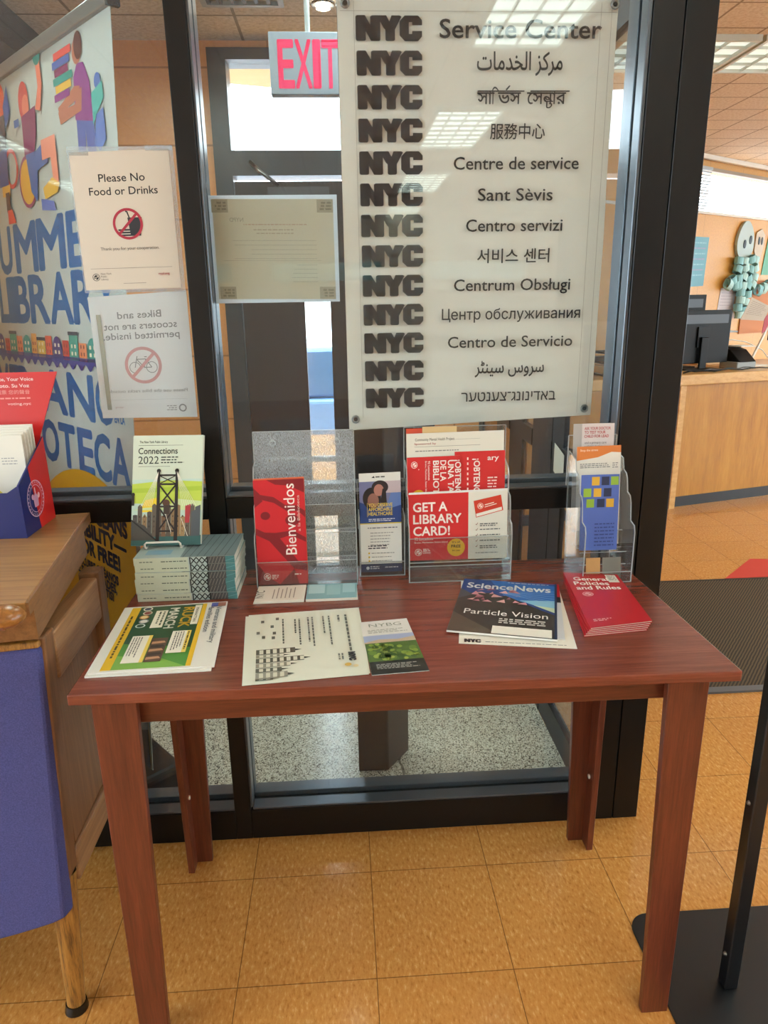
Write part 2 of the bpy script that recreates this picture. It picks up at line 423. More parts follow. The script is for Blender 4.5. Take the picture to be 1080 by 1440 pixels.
def arabic(t):
    o = []
    for i, c in enumerate(t):
        if c not in AR: o.append(c); continue
        p = i > 0 and t[i-1] in AR and AR[t[i-1]][2]; n = i+1 < len(t) and t[i+1] in AR and AR[c][2]
        o.append(chr(AR[c][3 if p and n else 2 if n else 1 if p else 0]))
    return ''.join(reversed(o))

# ================================================================== THE SETTING
GL = .195                                        # plane of the storefront glass
struct(bm_box('floor', -3.4, 10, -9.2, 9.5, -.1, 0, M_floor))
v0 = struct(bm_box('floor_terrazzo', -1.08, .94, .16, 2.02, -.02, .006, M_terrazzo))
# library ceiling in two pieces round the lower lobby ceiling
cb = MB(); cb.box(-3.4, 10, -9.2, .146, 2.7, 2.8, M_ceil); cb.prism([(.95, .146), (10, .146), (10, 9.66), (.95, 3.79)], 'z', 2.7, 2.8, M_ceil)
struct(cb.build('ceiling'))
struct(bm_box('ceiling_lobby', -1.2, .95, .25, 2.05, 2.5, 2.6, M_vceil))
lb = MB()
lb.box(-3.5, -3.4, -9.2, .25, 0, .7, M_plaster); lb.box(-3.5, -3.4, -9.2, .25, 2.45, 2.8, M_plaster)
lb.box(-3.5, -3.4, -9.2, -5.0, .7, 2.45, M_plaster)
for y in (-2.6, -.15): lb.box(-3.5, -3.4, y, y+.4, .7, 2.45, M_plaster)
struct(lb.build('wall_left'))
struct(bm_box('window_left', -3.46, -3.454, -5.0, .25, .7, 2.45, M_glass))  # added opening out of view, lets daylight in as fill
rw = MB(); rw.box(10, 10.1, -9.2, 9.6, 0, .7, M_plaster); rw.box(10, 10.1, -9.2, 9.6, 2.5, 2.8, M_plaster)
for y in (-9.2, -6.2, -3.2, -.2, 2.8, 5.8, 9.2): rw.box(10, 10.1, y, y+.4, .7, 2.5, M_plaster)
struct(rw.build('wall_right'))
struct(bm_box('window_right', 10.04, 10.046, -8.8, 9.2, .7, 2.5, M_glass))  # unseen glazing added to bring neutral daylight from the right
rb = MB()
rb.box(-3.5, 10.1, -9.3, -9.2, 0, 1.76, M_plaster); rb.box(-3.5, 10.1, -9.3, -9.2, 2.02, 2.8, M_plaster)
for i in range(7): rb.box(-3.5+i*2.2, -2.9+i*2.2, -9.3, -9.2, 1.76, 2.02, M_plaster)
struct(rb.build('wall_rear'))
struct(bm_box('window_rear', -3.5, 10.1, -9.26, -9.254, 1.76, 2.02, M_tint))
fb = MB(); fb.box(-3.4, -1.3, .146, .25, 0, 2.7, M_plaster); fb.box(-1.3, 1.074, .146, .25, 2.16, 2.7, M_plaster)
struct(fb.build('wall_front'))
# lobby walls
lw = MB()
lw.box(-1.4, -.258, 1.95, 2.07, 0, 2.5, M_block); lw.box(.72, .95, 1.95, 2.07, 0, 2.5, M_block)
lw.box(-.258, .72, 1.95, 2.07, 2.47, 2.5, M_block)
struct(lw.build('wall_lobby_back'))
struct(bm_box('wall_lobby_left', -1.3, -1.2, .25, 2.07, 0, 2.5, M_block))
hb = MB(); hb.box(-1.08, -.92, .26, 1.95, 2.36, 2.4999, M_gasket); struct(hb.build('trim_beam'))
# far library wall, turned 33 degrees, with its long high window
A33 = math.radians(33); W0 = Vector((3.83, 5.65, 0)); X33 = Matrix.Translation(W0) @ Matrix.Rotation(A33, 4, 'Z')
fw_ = MB()
fw_.box(-3.6, 7.5, 0, .15, 0, 2.226, M_panelwall); fw_.box(-3.6, 7.5, 0, .15, 2.595, 2.7, M_panelwall); fw_.box(-3.6, -.30, 0, .15, 2.226, 2.595, M_panelwall)
o = struct(fw_.build('wall_far')); 
o.matrix_world = X33
tb = MB(); tb.box(-3.6, 7.5, -.02, 0, 2.205, 2.228, mat('window_sill_white', '#cfc8ba', .5)); tb.box(-.31, 7.5, -.03, 0, 2.58, 2.61, mat('window_head_trim', '#8b7a63', .5))
tb.box(-3.6, 7.5, -.09, -.05, 2.662, 2.6995, mat('ceiling_rail_white', '#cdc7bb', .5))
o = struct(tb.build('trim_far')); o.matrix_world = X33
wb = MB(); wb.box(-.30, 7.5, .07, .076, 2.226, 2.595, M_glass)
o = struct(wb.build('window_far')); o.matrix_world = X33
struct(bm_box('wall_corner', .9, .98, 2.07, 3.70, 0, 2.7, M_panelwall))
# ---- storefront frame
zt_ = 2.10
def member(name, parts, bevel=.0015):
    b = MB()
    for p in parts: b.box(*p)
    return struct(b.build(name, None, bevel, 1))
F0, F1 = .146, .245
member('trim_mullion', [(-.062, -.018, F0, F1, .0, zt_, M_frame)])
member('trim_mullion_stop', [(-.0179, -.012, F0+.004, GL-.006, .10, zt_, M_stop), (-.0179, -.012, GL+.006, F1-.002, .10, zt_, M_stop),
                             (-.0179, -.015, GL-.0055, GL+.0055, .10, zt_, M_gasket)])
member('trim_post', [(.935, 1.002, F0, F1+.02, 0, 2.7, M_frame), (1.0045, 1.074, F0, F1+.02, 0, 2.7, M_frame), (1.0021, 1.0044, F0+.006, F1, 0, 2.7, M_gasket)])
member('trim_post_stop', [(.926, .9349, F0+.004, GL-.007, .10, zt_, M_stop), (.926, .9349, GL+.007, F1+.015, .10, zt_, M_stop), (.932, .9349, GL-.0065, GL+.0065, .10, zt_, M_gasket)])
member('trim_sill', [(-1.3, -.0621, F0, F1, 0, .093, M_frame), (-.0179, .9349, F0, F1, 0, .093, M_frame)])
member('trim_sill_stop', [(-1.3, -.0621, F0+.002, GL-.007, .0931, .099, M_stop), (-1.3, -.0621, GL+.007, F1, .0931, .108, M_stop),
                          (-.0119, .9259, F0+.002, GL-.007, .0931, .099, M_stop), (-.0119, .9259, GL+.007, F1, .0931, .108, M_stop)])
member('trim_rail', [(-1.3, -.0621, F0, F1, .932, .984, M_frame), (-.0179, .9349, F0, F1, .932, .984, M_frame)])
member('trim_rail_stop', [(-1.3, -.0621, F0+.002, GL-.007, .9841, .990, M_stop), (-1.3, -.0621, GL+.007, F1, .9841, .998, M_stop),
                          (-.0119, .9259, F0+.002, GL-.007, .9841, .990, M_stop), (-.0119, .9259, GL+.007, F1, .9841, .998, M_stop)])
member('trim_head', [(-1.3, .9349, F0, F1, zt_, 2.16, M_frame)])
for i, (a, b_, c, d) in enumerate([(-1.3, -.0625, .094, .931), (-1.3, -.0625, .985, zt_-.001), (-.0175, .9345, .094, .931), (-.0175, .9345, .985, zt_-.001)]):
    struct(bm_box('window_%d' % (i+1), a, b_, GL-.003, GL+.003, c, d, M_glass))
# ---- lobby side screen towards the library
XS = .952
sp = [(.60, .715), (.722, .955), (1.10, 1.30), (1.46, 1.54), (1.86, 1.949)]
sb = MB()
for a, b_ in sp: sb.box(XS-.008, XS+.008, a, b_, .0, 2.499, M_frame)
ys = [.2651]+[q for p in sp for q in p]
for a, b_ in zip(ys[0::2], ys[1::2]):
    sb.box(XS-.012, XS+.012, a, b_, 0, .10, M_frame); sb.box(XS-.012, XS+.012, a, b_, .93, .99, M_frame)
    sb.box(XS-.012, XS+.012, a, b_, 2.03, 2.10, M_frame); 
struct(sb.build('trim_side_screen'))
gb = MB()
for a, b_ in zip(ys[0::2], ys[1::2]):
    for c, d in ((.101, .929), (.991, 2.029), (2.101, 2.498)): gb.box(XS-.003, XS+.003, a+.001, b_-.001, c, d, M_glass)
struct(gb.build('window_side_screen'))
# ---- street door wall: frame, fanlight, door
M_dframe = mat('blue_grey_painted_door_frame', '#32343a', .35)
db = MB()
for (x0, x1, z0, z1) in ((-.257, -.18, 0, 2.47), (.62, .72, 0, 2.47), (-.18, .62, 2.425, 2.47), (-.18, .62, 1.975, 2.076)): db.box(x0, x1, 1.93, 2.06, z0, z1, M_dframe)
struct(db.build('trim_street_door'))
struct(bm_box('window_fanlight', -.18, .62, 1.99, 1.996, 2.076, 2.425, M_glass))
M_door = mat('dark_brown_door', '#2b1a17', .4)
sd = MB()
for (x0, x1, z0, z1) in ((-.178, .108, .01, 1.955), (.228, .618, .01, 1.955), (.108, .228, .01, .12), (.108, .228, 1.87, 1.955)): sd.box(x0, x1, 1.955, 2.0, z0, z1, M_door)
door = struct(sd.build('door_1'))
pb = MB(); pb.box(.1085, .2275, 1.974, 1.98, .1205, 1.8695, M_glass); pb.build('door_pane', door)
pb = MB(); pb.cyl((-.10, 1.90, .70), (.56, 1.90, .70), .015, M_steel); pb.box(-.11, -.08, 1.90, 1.955, .68, .72, M_steel); pb.box(.54, .57, 1.90, 1.955, .68, .72, M_steel); pb.build('push_bar', door)
pb = MB(); pb.box(-.03, .24, 1.905, 1.955, 1.88, 1.925, M_greypl); pb.tube([(.02, 1.90, 1.93), (-.06, 1.86, 1.985), (-.10, 1.925, 2.03)], .008, M_steel); pb.build('door_closer', door)
# open leaf of the inner door, behind the glass
M_leaf = M_brown
il = MB(); il.prism([(.283, .405), (.378, .405), (.452, .505), (.357, .505)], 'z', .007, 2.45, M_leaf); 
struct(il.build('door_2', None, .003, 1))
# ---- outdoors
M_pave = mat('pale_sunlit_pavement', '#b2b4b4', .8)
struct(bm_box('ground_pavement', -14, .9, 2.071, 5.4, -.62, -.03, M_pave))
struct(bm_box('ground_street', -14, 14, 5.4, 40, -.7, -.5, M_pave))
rf = MB(); rf.prism([(-3.6, -9.4), (10.2, -9.4), (10.2, 9.8), (.94, 3.80), (.94, 2.08), (-3.6, 2.08)], 'z', 2.82, 2.92, M_plaster); struct(rf.build('roof'))
cs_ = MB(); cs_.prism([(-2.5, 2.075), (1.6, 2.075), (1.6, 3.35), (-.3, 2.72), (-2.5, 2.0751)], 'z', 2.545, 2.62, mat('cream_soffit', '#d0c6b0', .8)); struct(cs_.build('roof_canopy'))

# ================================================================== LIGHTS OF THE ROOM
def light_mat(name, s): return mat(name, '#e8efe8', .5, emit='#e2f4ee', es=s)
M_lens = light_mat('fluorescent_diffuser', TROFFER); M_lens_far = light_mat('louvred_fluorescent_diffuser', TROFFER_FAR)
M_lens_fill = light_mat('added_fill_diffuser', 6.5)  # lens of the fill lights added out of view at the right
M_lens_lobby_fill = light_mat('added_lobby_fill_diffuser', 8.0)  # lens of the fill panels added to brighten the lobby
M_louver = mat('white_louvre', '#c9cfc9', .4)
def troffer(x0, x1, y0, y1, label, lens, nx, ny, z=2.7, group=None):
    t = thing('ceiling_light', label, 'ceiling light', ((x0+x1)/2, (y0+y1)/2, z), group)
    bm_box('diffuser', x0+.02, x1-.02, y0+.02, y1-.02, z-.012, z-.0005, lens, t)
    b = MB()
    for (a, b_, c, d) in ((x0, x1, y0, y0+.02), (x0, x1, y1-.02, y1), (x0, x0+.02, y0+.02, y1-.02), (x1-.02, x1, y0+.02, y1-.02)): b.box(a, b_, c, d, z-.03, z-.0004, M_louver)
    b.build('frame', t)
    b = MB()
    for i in range(1, nx): x = x0+(x1-x0)*i/nx; b.box(x-.004, x+.004, y0+.02, y1-.02, z-.026, z-.0125, M_louver)
    for i in range(1, ny): y = y0+(y1-y0)*i/ny; b.box(x0+.02, x1-.02, y-.004, y+.004, z-.026, z-.0125, M_louver)
    b.build('louvre', t)
    return t
rows = ['nearest to the storefront glass', 'second from the storefront glass', 'third from the storefront glass', 'fourth from the storefront glass']
for k in range(4):
    y1 = -1.0-2.44*k
    troffer(.97, 1.45, y1-1.22, y1, 'ceiling light reflected in the hanging banner, ' + rows[k], M_lens, 4, 8, group='row of ceiling lights above the camera')
for xx, side in ((-2.7, 'left'), (4.0, 'right')):
    for k in range(3):
        y1 = -.9-2.6*k
        troffer(xx, xx+.5, y1-1.22, y1, 'ceiling light in the row far to the %s, %s' % (side, rows[k]), M_lens, 4, 8, group='outer rows of ceiling lights')
troffer(1.25, 2.45, 2.47, 3.0, 'louvred ceiling light partly hidden behind the dark post', M_lens_far, 8, 4, group='louvred ceiling lights over the desk')
troffer(2.47, 3.67, 2.47, 3.0, 'louvred ceiling light to the right of the dark post above the reception desk', M_lens_far, 8, 4, group='louvred ceiling lights over the desk')
troffer(5.2, 6.4, 4.6, 5.13, 'farthest louvred ceiling light near the far window', M_lens_far, 8, 4, group='louvred ceiling lights over the desk')
for k, (xx, y0) in enumerate(((3.9, 1.0), (6.2, .2), (5.2, -2.4), (5.6, 2.0), (3.0, -.4), (7.4, 3.4))):  # added lights outside the frame that brighten the desk and far wall
    troffer(xx, xx+.5, y0, y0+1.22, 'unseen ceiling light added for fill at the right, ' + ('nearest the reception desk', 'in the middle of its group', 'nearest the rear wall', 'before the far window', 'over the entrance mat', 'farthest right')[k], M_lens_fill, 4, 8, group='added unseen fill lights')
troffer(-.75, -.15, .45, 1.05, 'square fill light added unseen in the lobby above the pull-up banner', M_lens_lobby_fill, 4, 4, z=2.5, group='added lobby fill lights')  # added panels above the frame, fill for the dim lobby
troffer(.25, .85, .45, 1.05, 'square fill light added unseen in the lobby above the hanging banner', M_lens_lobby_fill, 4, 4, z=2.5, group='added lobby fill lights')
t = thing('ceiling_grille', 'grey slotted air grille in the lobby ceiling', 'vent', (-.05, 1.48, 2.5))
b = MB(); b.box(-.20, .10, 1.38, 1.40, 2.485, 2.4995, M_ltgrey); b.box(-.20, .10, 1.54, 1.56, 2.485, 2.4995, M_ltgrey); b.box(-.20, -.18, 1.40, 1.54, 2.485, 2.4995, M_ltgrey); b.box(.08, .10, 1.40, 1.54, 2.485, 2.4995, M_ltgrey); b.build('frame', t)
b = MB()
for i in range(6): b.box(-.18+.0437*i, -.166+.0437*i, 1.40, 1.54, 2.488, 2.4993, M_greypl)
b.build('slat', t)
M_bulb = mat('warm_lamp_diffuser', '#e8e6dd', .2, emit='#fff2dd', es=8)
for (x, y, lab) in ((.245, 1.52, 'round ringed lobby ceiling light above the exit sign'), (.86, 1.10, 'round ringed lobby ceiling light beside the banner top right corner')):
    t = thing('downlight', lab, 'ceiling light', (x, y, 2.5), 'round lobby ceiling lights')
    b = MB(); b.torus((x, y, 2.492), (0, 0, 1), .055, .007, M_steel); b.torus((x, y, 2.485), (0, 0, 1), .038, .006, M_steel); b.build('ring', t)
    b = MB(); b.cyl((x, y, 2.47), (x, y, 2.4995), .026, M_bulb); b.build('lamp', t)

# ================================================================== THE TABLE
ZT = .807
tb_ = thing('table', 'reddish cherry laminate table covered with leaflets before the glass', 'table', (.37, -.16, 0))
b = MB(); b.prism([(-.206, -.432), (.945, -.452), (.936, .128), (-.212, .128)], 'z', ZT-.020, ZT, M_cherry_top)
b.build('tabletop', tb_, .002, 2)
tx0, tx1, ty0, ty1 = -.172, .905, -.424, .085
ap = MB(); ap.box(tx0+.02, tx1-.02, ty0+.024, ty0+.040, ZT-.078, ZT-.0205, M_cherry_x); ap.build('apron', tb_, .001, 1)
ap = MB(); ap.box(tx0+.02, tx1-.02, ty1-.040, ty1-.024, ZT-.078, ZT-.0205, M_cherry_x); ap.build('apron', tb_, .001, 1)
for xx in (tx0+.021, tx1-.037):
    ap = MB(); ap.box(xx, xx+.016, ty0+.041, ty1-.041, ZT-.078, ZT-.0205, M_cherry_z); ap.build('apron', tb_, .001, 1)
LT = ZT-.0205
def leg(xo, sx, yo, sy):
    b = MB(); th = .016; wt, wbm = .076, .055
    # board facing front/back
    q = lambda x0, x1, y0, y1, z: [(min(x0, x1), min(y0, y1), z), (max(x0, x1), min(y0, y1), z), (max(x0, x1), max(y0, y1), z), (min(x0, x1), max(y0, y1), z)]
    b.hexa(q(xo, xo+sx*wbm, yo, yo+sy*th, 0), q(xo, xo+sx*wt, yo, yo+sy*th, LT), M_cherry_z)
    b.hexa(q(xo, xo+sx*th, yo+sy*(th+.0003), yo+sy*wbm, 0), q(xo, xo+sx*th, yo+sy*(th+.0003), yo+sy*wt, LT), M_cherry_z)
    l = b.build('leg', tb_, .0012, 1)
    if sy < 0:
        for z in (.22, .50, .60):
            s = MB(); s.cyl((xo+sx*th, yo+sy*(.035), z), (xo+sx*(th+.003), yo+sy*(.035), z), .006, mat('white_cam_fitting', '#d8d2c6', .4), n=12)
            c = s.build('screw_cover', l); c['label'] = 'small white screw cover on the inside of the leg'
leg(tx0, 1, ty0, 1); leg(tx1, -1, ty0, 1); leg(tx0, 1, ty1, -1); leg(tx1, -1, ty1, -1)

# ================================================================== HANGING BANNER
banner = thing('hanging_banner', 'white vinyl banner listing service center in many languages, hung behind glass', 'banner', (.58, .206, 1.13))
M_vinyl = mat('white_vinyl', '#dad5cc', .5)
b = MB()
bx0, bx1, bz0, bz1 = .284, .884, 1.130, 2.052
n = 40; vs = []; fs = []
def by(x, z): return .2065+.0022*(1+math.sin(z*9+x*4))+.0016*(1+math.sin(z*23-x*7))
nx_ = 14
for j in range(n+1):
    for i in range(nx_+1):
        x = bx0+(bx1-bx0)*i/nx_; z0 = bz0+.022*i/nx_; z = z0+(bz1-z0)*j/n
        vs.append((x, by(x, z), z))
for j in range(n):
    for i in range(nx_): a = j*(nx_+1)+i; fs.append((a, a+1, a+nx_+2, a+nx_+1))
o = len(vs); vs2 = [(x, y+.0012, z) for x, y, z in vs]
b.add(vs+vs2, fs+[tuple(o+k for k in reversed(f)) for f in fs], M_vinyl, True)
b.build('vinyl_sheet', banner)
class BPage(Page):
    def P(s, u, v): return Vector((u, .2048-s.k*.00002, v))
pb_ = MB(); pg = BPage(pb_, (0, 0, 0), (1, 0, 0), (1, 0, 1), (0, 0, 1), 1, 1)
K = '#17171c'
rowz = [1.981-.06455*i for i in range(13)]
for i, z in enumerate(rowz):
    x0 = .322+.004*i/12; nyc_logo(pg, x0, z-.0235, .140, .047, K); pg.k = 0
TXC = .668
def line_txt(i, s, wd, size, bold=.008, dz=-.014): pg.text(s, TXC+.006, rowz[i]+dz, size, K, 'C', bold, wd); pg.k = 0
line_txt(0, 'Service Center', .348, .050, .012, -.017)
line_txt(1, arabic('مركز الخدمات'), .186, .048, .012, -.012)
line_txt(3, '服務中心', .122, .034, .008, -.015)
line_txt(4, 'Centre de service', .282, .037)
line_txt(5, 'Sant Sèvis', .170, .037)
line_txt(6, 'Centro servizi', .222, .037)
line_txt(7, '서비스 센터', .168, .034, .010, -.015)
line_txt(8, 'Centrum Obsługi', .274, .037)
line_txt(9, 'Центр обслуживания', .330, .034)
line_txt(10, 'Centro de Servicio', .300, .037)
line_txt(11, arabic('سروس سينٹر'), .168, .042, .012, -.010)
line_txt(12, 'באדינונג־צענטער'[::-1], .232, .036, .006, -.013)
# the Bengali line, letter by letter in the order it is written
bz = rowz[2]-.013
def beng(s, x, wd, dz=0, sz=.036): pg.text(s, x, bz+dz, sz, K, 'L', .010, wd); pg.k = 0
x = .583
for s_, wd in (('স', .024), ('া', .009), ('ি', .015), ('ভ', .027), ('স', .024), (' ', .016), ('ে', .013), ('স', .024), ('ন', .022), ('া', .009), ('র', .022)):
    if s_ != ' ': beng(s_, x, wd)
    if s_ == 'ন': beng('ট', x+.005, .018, -.009, .024)
    if s_ == 'ভ': pg.poly([(x+.016, bz+.028), (x+.024, bz+.036), (x+.027, bz+.035), (x+.019, bz+.026)], K); pg.k = 0
    x += wd-.001
pg.rect(.583, bz+.0235, .686, bz+.0262, K); pg.k = 0
pg.rect(.699, bz+.0235, .786, bz+.0262, K); pg.k = 0
# stitched hems
for xx in (.318, .845, .868): pg.rect(xx, 1.16, xx+.0009, 2.03, '#9d968a'); pg.k = 0
pg.rect(.29, 2.012, .88, 2.013, '#9d968a'); pg.k = 0
pr = pb_.build('lettering', banner); pr['label'] = 'black printed words and block logos'
for (x, z) in ((.301, 2.026), (.874, 2.027), (.300, 1.157), (.864, 1.170)):
    g = MB(); g.torus((x, .2035, z), (0, 1, 0), .0075, .0028, M_steel); g.cyl((x, .2034, z), (x, .2042, z), .0055, mat('grommet_hole', '#1a1a1a', .8)); g.build('grommet', banner)

# ================================================================== SIGNS ON THE GLASS
def ctape(b, x0, x1, z0, z1, y): b.box(x0, x1, y-.0004, y, z0, z1, M_lam)
yg = GL-.0032
sg = thing('posted_sign', 'laminated please no food or drinks notice taped to the glass', 'sign', (-.19, yg, 1.466))
b = MB(); yy = yg-.0006
c4 = [(-.296, yy, 1.464), (-.086, yy, 1.467), (-.086, yy, 1.751), (-.296, yy, 1.744)]
sheet(b, *c4, .0005, mat('notice_paper', '#c9bfb0', .4))
p = Page(b, *c4, .21, .284)
p.text('Please No', .105, .2235, .0225, K, 'C', .008, .098); p.text('Food or Drinks', .106, .197, .0225, K, 'C', .008, .146)
# burger and cup under a barred ring
p.poly([(.112, .112), (.134, .112), (.139, .150), (.108, .150)], '#2a2a30'); p.line(.112, .15, .108, .163, .003, '#2a2a30'); p.line(.108, .163, .105, .162, .003, '#2a2a30')
for z in (.112, .1175, .123): p.rect(.086, z, .112, z+.0035, '#2a2a30')
p.ring(.108, .137, .0325, .0055, '#a3283c'); p.line(.086, .115, .130, .159, .0055, '#a3283c')
p.text('Thank you for your cooperation.', .107, .0835, .0095, '#4a4648', 'C', 0, .128)
p.rect(.016, .045, .195, .0456, '#5a5652'); lib_logo(p, .026, .027, .008, '#2d2b2b', '#c9bfb0')
p.text('New York', .037, .0325, .0055, '#3a3636'); p.text('Public', .037, .0265, .0055, '#3a3636'); p.text('Library', .037, .0205, .0055, '#3a3636')
p.text('nypl.org', .176, .029, .0075, '#a3404a', 'C', .01)
p.greek(.085, .012, .135, .0012, '#777270')
b.build('notice_sheet', sg)
b = MB(); b.box(-.2995, -.0765, yg-.0003, yg, 1.458, 1.7555, M_lam); b.build('laminate', sg)
b = MB(); ctape(b, -.135, -.078, 1.747, 1.757, yg-.0014); b.build('tape', sg)
b = MB(); ctape(b, -.30, -.255, 1.738, 1.748, yg-.0014); b.build('tape', sg)

yb_ = GL+.0034
sg = thing('posted_sign', 'notice about bikes and scooters seen reversed through the glass, below the food notice', 'sign', (-.19, yb_, 1.174))
b = MB()
yp = yb_+.0012
c4 = [(-.298, yp, 1.175), (-.077, yp, 1.173), (-.077, yp, 1.461), (-.298, yp, 1.449)]
sheet(b, *c4, .0006, thin_paper('thin_notice_paper', '#ece9ea', .3))
p = Page(b, *c4, .22, .28, lift=.0001)
G1 = '#8d8b8e'
f = Page(b, *c4, .22, .28, flip=True, lift=.0002)
f.text('Bikes and', .110, .228, .022, G1, 'C', .010, .098); f.text('scooters are not', .110, .204, .022, G1, 'C', .010, .164); f.text('permitted inside.', .110, .182, .022, G1, 'C', .010, .172)
f.ring(.113, .122, .042, .007, '#cf9a9c')
for uu in (.094, .132): f.ring(uu, .117, .013, .0015, G1)
for a in ((.094, .117, .106, .136), (.106, .136, .127, .136), (.127, .136, .111, .117), (.111, .117, .106, .136), (.094, .117, .111, .117), (.127, .136, .132, .117), (.103, .141, .109, .141), (.127, .136, .125, .143)): f.line(*a, .0018, G1)
f.line(.084, .151, .142, .093, .007, '#cf9a9c')
f.text('Please use the bike racks outside.', .110, .060, .0105, '#a29ea0', 'C', 0, .186)
f.rect(.02, .043, .2, .0434, '#b5b2b4'); f.ring(.032, .022, .009, .003, '#9a9698'); f.greek(.046, .026, .07, .0022, '#aaa6a8', 3, 2.1); f.text('nypl.org', .178, .024, .006, '#c0a0a2', 'C')
# strip of old paper behind its edge
f.rect(.196, .02, .206, .24, '#a8a394')
b.build('notice_sheet', sg)
sg = thing('posted_certificate', 'landscape certificate on the glass seen from behind, left of the banner', 'certificate', (.13, yb_, 1.432))
b = MB(); c4 = [(-.004, yp, 1.441), (.262, yp, 1.437), (.262, yp, 1.650), (-.004, yp, 1.652)]
sheet(b, *c4, .0006, thin_paper('thin_certificate_paper', '#d2ccb9', .3))
f = Page(b, *c4, .266, .212, flip=True, lift=.0001)
g2 = '#a59f8e'; 
for (uu, vv) in ((.0, .184), (.232, .184), (.0, 0), (.226, 0)): f.rect(uu, vv, uu+.036, vv+.027, '#a39d8b'); f.greek(uu+.004, vv+.018, uu+.03, .004, '#807a68', 3, 1.6)
f.text('NYPD', .215, .165, .012, g2, 'C', .01)
f.greek(.06, .158, .2, .0025, '#bba38f', 1); f.greek(.09, .147, .18, .0025, '#b1a592', 2, 3)
f.greek(.04, .125, .235, .0016, '#b3ad9c', 5, 6); f.rect(.03, .083, .25, .0836, '#a39d8b'); f.greek(.04, .073, .1, .0018, '#b3ad9c', 5, 5)
b.build('certificate_sheet', sg)
b = MB(); b.box(-.0115, .271, yp+.0007, yp+.0010, 1.4315, 1.659, thin_paper('laminate_margin', '#e6ebf2', .7)); b.build('laminate', sg)

# ================================================================== PULL-UP BANNER IN THE LOBBY
A41 = math.radians(41); du = Vector((math.sin(A41), -math.cos(A41), 0)); nrm = Vector((-math.cos(A41), -math.sin(A41), 0))
B0 = Vector((-.345, .33, .15)); dv = (Vector((0, 0, 1))-nrm*(.11/1.95)).normalized()
ru = thing('pull_up_banner', 'tall pull-up banner for summer library reading standing in the lobby', 'banner stand', (-.67, .70, .006))
PW = 1.06
def bp(u, v, n=0): return B0+du*(u-.85)+dv*v+nrm*n
u0_, u1_ = -.16, .895
b = MB(); c4 = [bp(u0_, -.02), bp(u1_, -.02), bp(u1_+.025, 1.925), bp(u0_, 1.925)]
sheet(b, *c4, .0012, mat('banner_fabric', '#b9bfba', .6))
class RPage(Page):
    def P(s, u, v): return bp(u, v, .0004+s.k*.00012)
p = RPage(b, *c4, 1, 1)
BL1, BL2 = '#2f6fae', '#3f80bf'
def word(chars, v0, v1, sp):
    for ch, a, c in sp:
        q, x0, x1, y0, y1 = text_quads(ch, .03)
        sz = (v1-v0)/(y1-y0)
        p.text(ch, (a+c)/2, v0-y0*sz, sz, BL1, 'C', .03, c-a); p.k -= 1
    p.k += 1
word('', 1.39, 1.522, [('S', -.13, .0), ('U', .02, .13), ('M', .17, .345), ('M', .365, .555), ('E', .585, .69), ('R', .715, .83)])
word('', 1.24, 1.372, [('L', -.03, .05), ('I', .065, .115), ('B', .13, .24), ('R', .258, .40), ('A', .42, .575), ('R', .59, .73), ('Y', .74, .86)])
word('', .975, 1.095, [('V', -.12, -.02), ('E', .0, .08), ('R', .09, .19), ('A', .285, .475), ('N', .50, .67), ('O', .69, .80)])
p.text('EN LA', .80, .985, .03, BL1, 'L', .04, .06)
word('', .815, .94, [('B', -.12, -.04), ('I', -.03, .0), ('B', .01, .09), ('L', .1, .16), ('I', .17, .2), ('O', .255, .385), ('T', .40, .515), ('E', .545, .64), ('C', .655, .755), ('A', .765, .87)])
# row of little houses over waves
cols = ['#d9573f', '#3f9a8c', '#e0a052', '#47377a', '#e88a5c', '#d9b04a', '#c9483f', '#2f8f86']
u = -.14; i = 0
while u < .86:
    wd = (.05, .07, .045, .06)[i % 4]; hh = (.055, .07, .05, .065, .06)[i % 5]; c = cols[(i*3) % 8]
    if i % 4 == 1: p.rect(u, 1.135, u+wd, 1.165, c); p.k -= 1; p.circ(u+wd/2, 1.165, wd/2, c, .035, 16, 0, PI)
    else: p.rect(u, 1.135, u+wd, 1.135+hh, c)
    if i % 4 == 3: p.rect(u-.006, 1.135+hh, u+wd+.006, 1.135+hh+.01, '#2c3550')
    for a in range(2):
        for e in range(2): p.rect(u+wd*(.2+.38*a), 1.15+.02*e, u+wd*(.38+.38*a), 1.16+.02*e, '#e9dcc0' if i % 2 else '#8a3a35'); p.k -= 1
    p.k = 24; u += wd+.006; i += 1
wv = [( -.15+.01*k, 1.118+.009*math.sin(k*1.05)) for k in range(104)]
p.poly([(-.15, 1.145)]+wv+[(.88, 1.145)], '#3b3f8c')
# sun disc with the lower text
p.k = 30
p.poly([(u1_-.001, -.015)]+[(.585+.60*math.cos(a*PI/60), .19+.63*math.sin(a*PI/60)) for a in range(0, 61) if .585+.60*math.cos(a*PI/60) < u1_-.001]+[(-.015, -.015)], '#d9a21c')
D = '#1d2748'
p.k = 40
p.text('OCEANS', .838, .672, .062, D, 'R', .05, .26); p.text('OF POSSIBILITY—', .825, .618, .062, D, 'R', .05, .56); p.text('ALL FOR FREE!', .780, .562, .062, D, 'R', .05, .42)
p.text('DESCUBRE OCÉANOS', .762, .516, .036, D, 'R', .05, .30); p.text('DE POSIBILIDADES,', .748, .486, .036, D, 'R', .05, .30); p.text('¡TODO GRATIS!', .722, .456, .036, D, 'R', .05, .24)
# lower sweep of the print
p.k = 44; p.poly([(.3, -.015), (.894, -.015), (.894, .20), (.84, .17), (.76, .10), (.6, .04)], '#6f7377'); p.poly([(.45, -.015), (.894, -.015), (.894, .115), (.84, .09), (.72, .03)], '#2a2a2c')
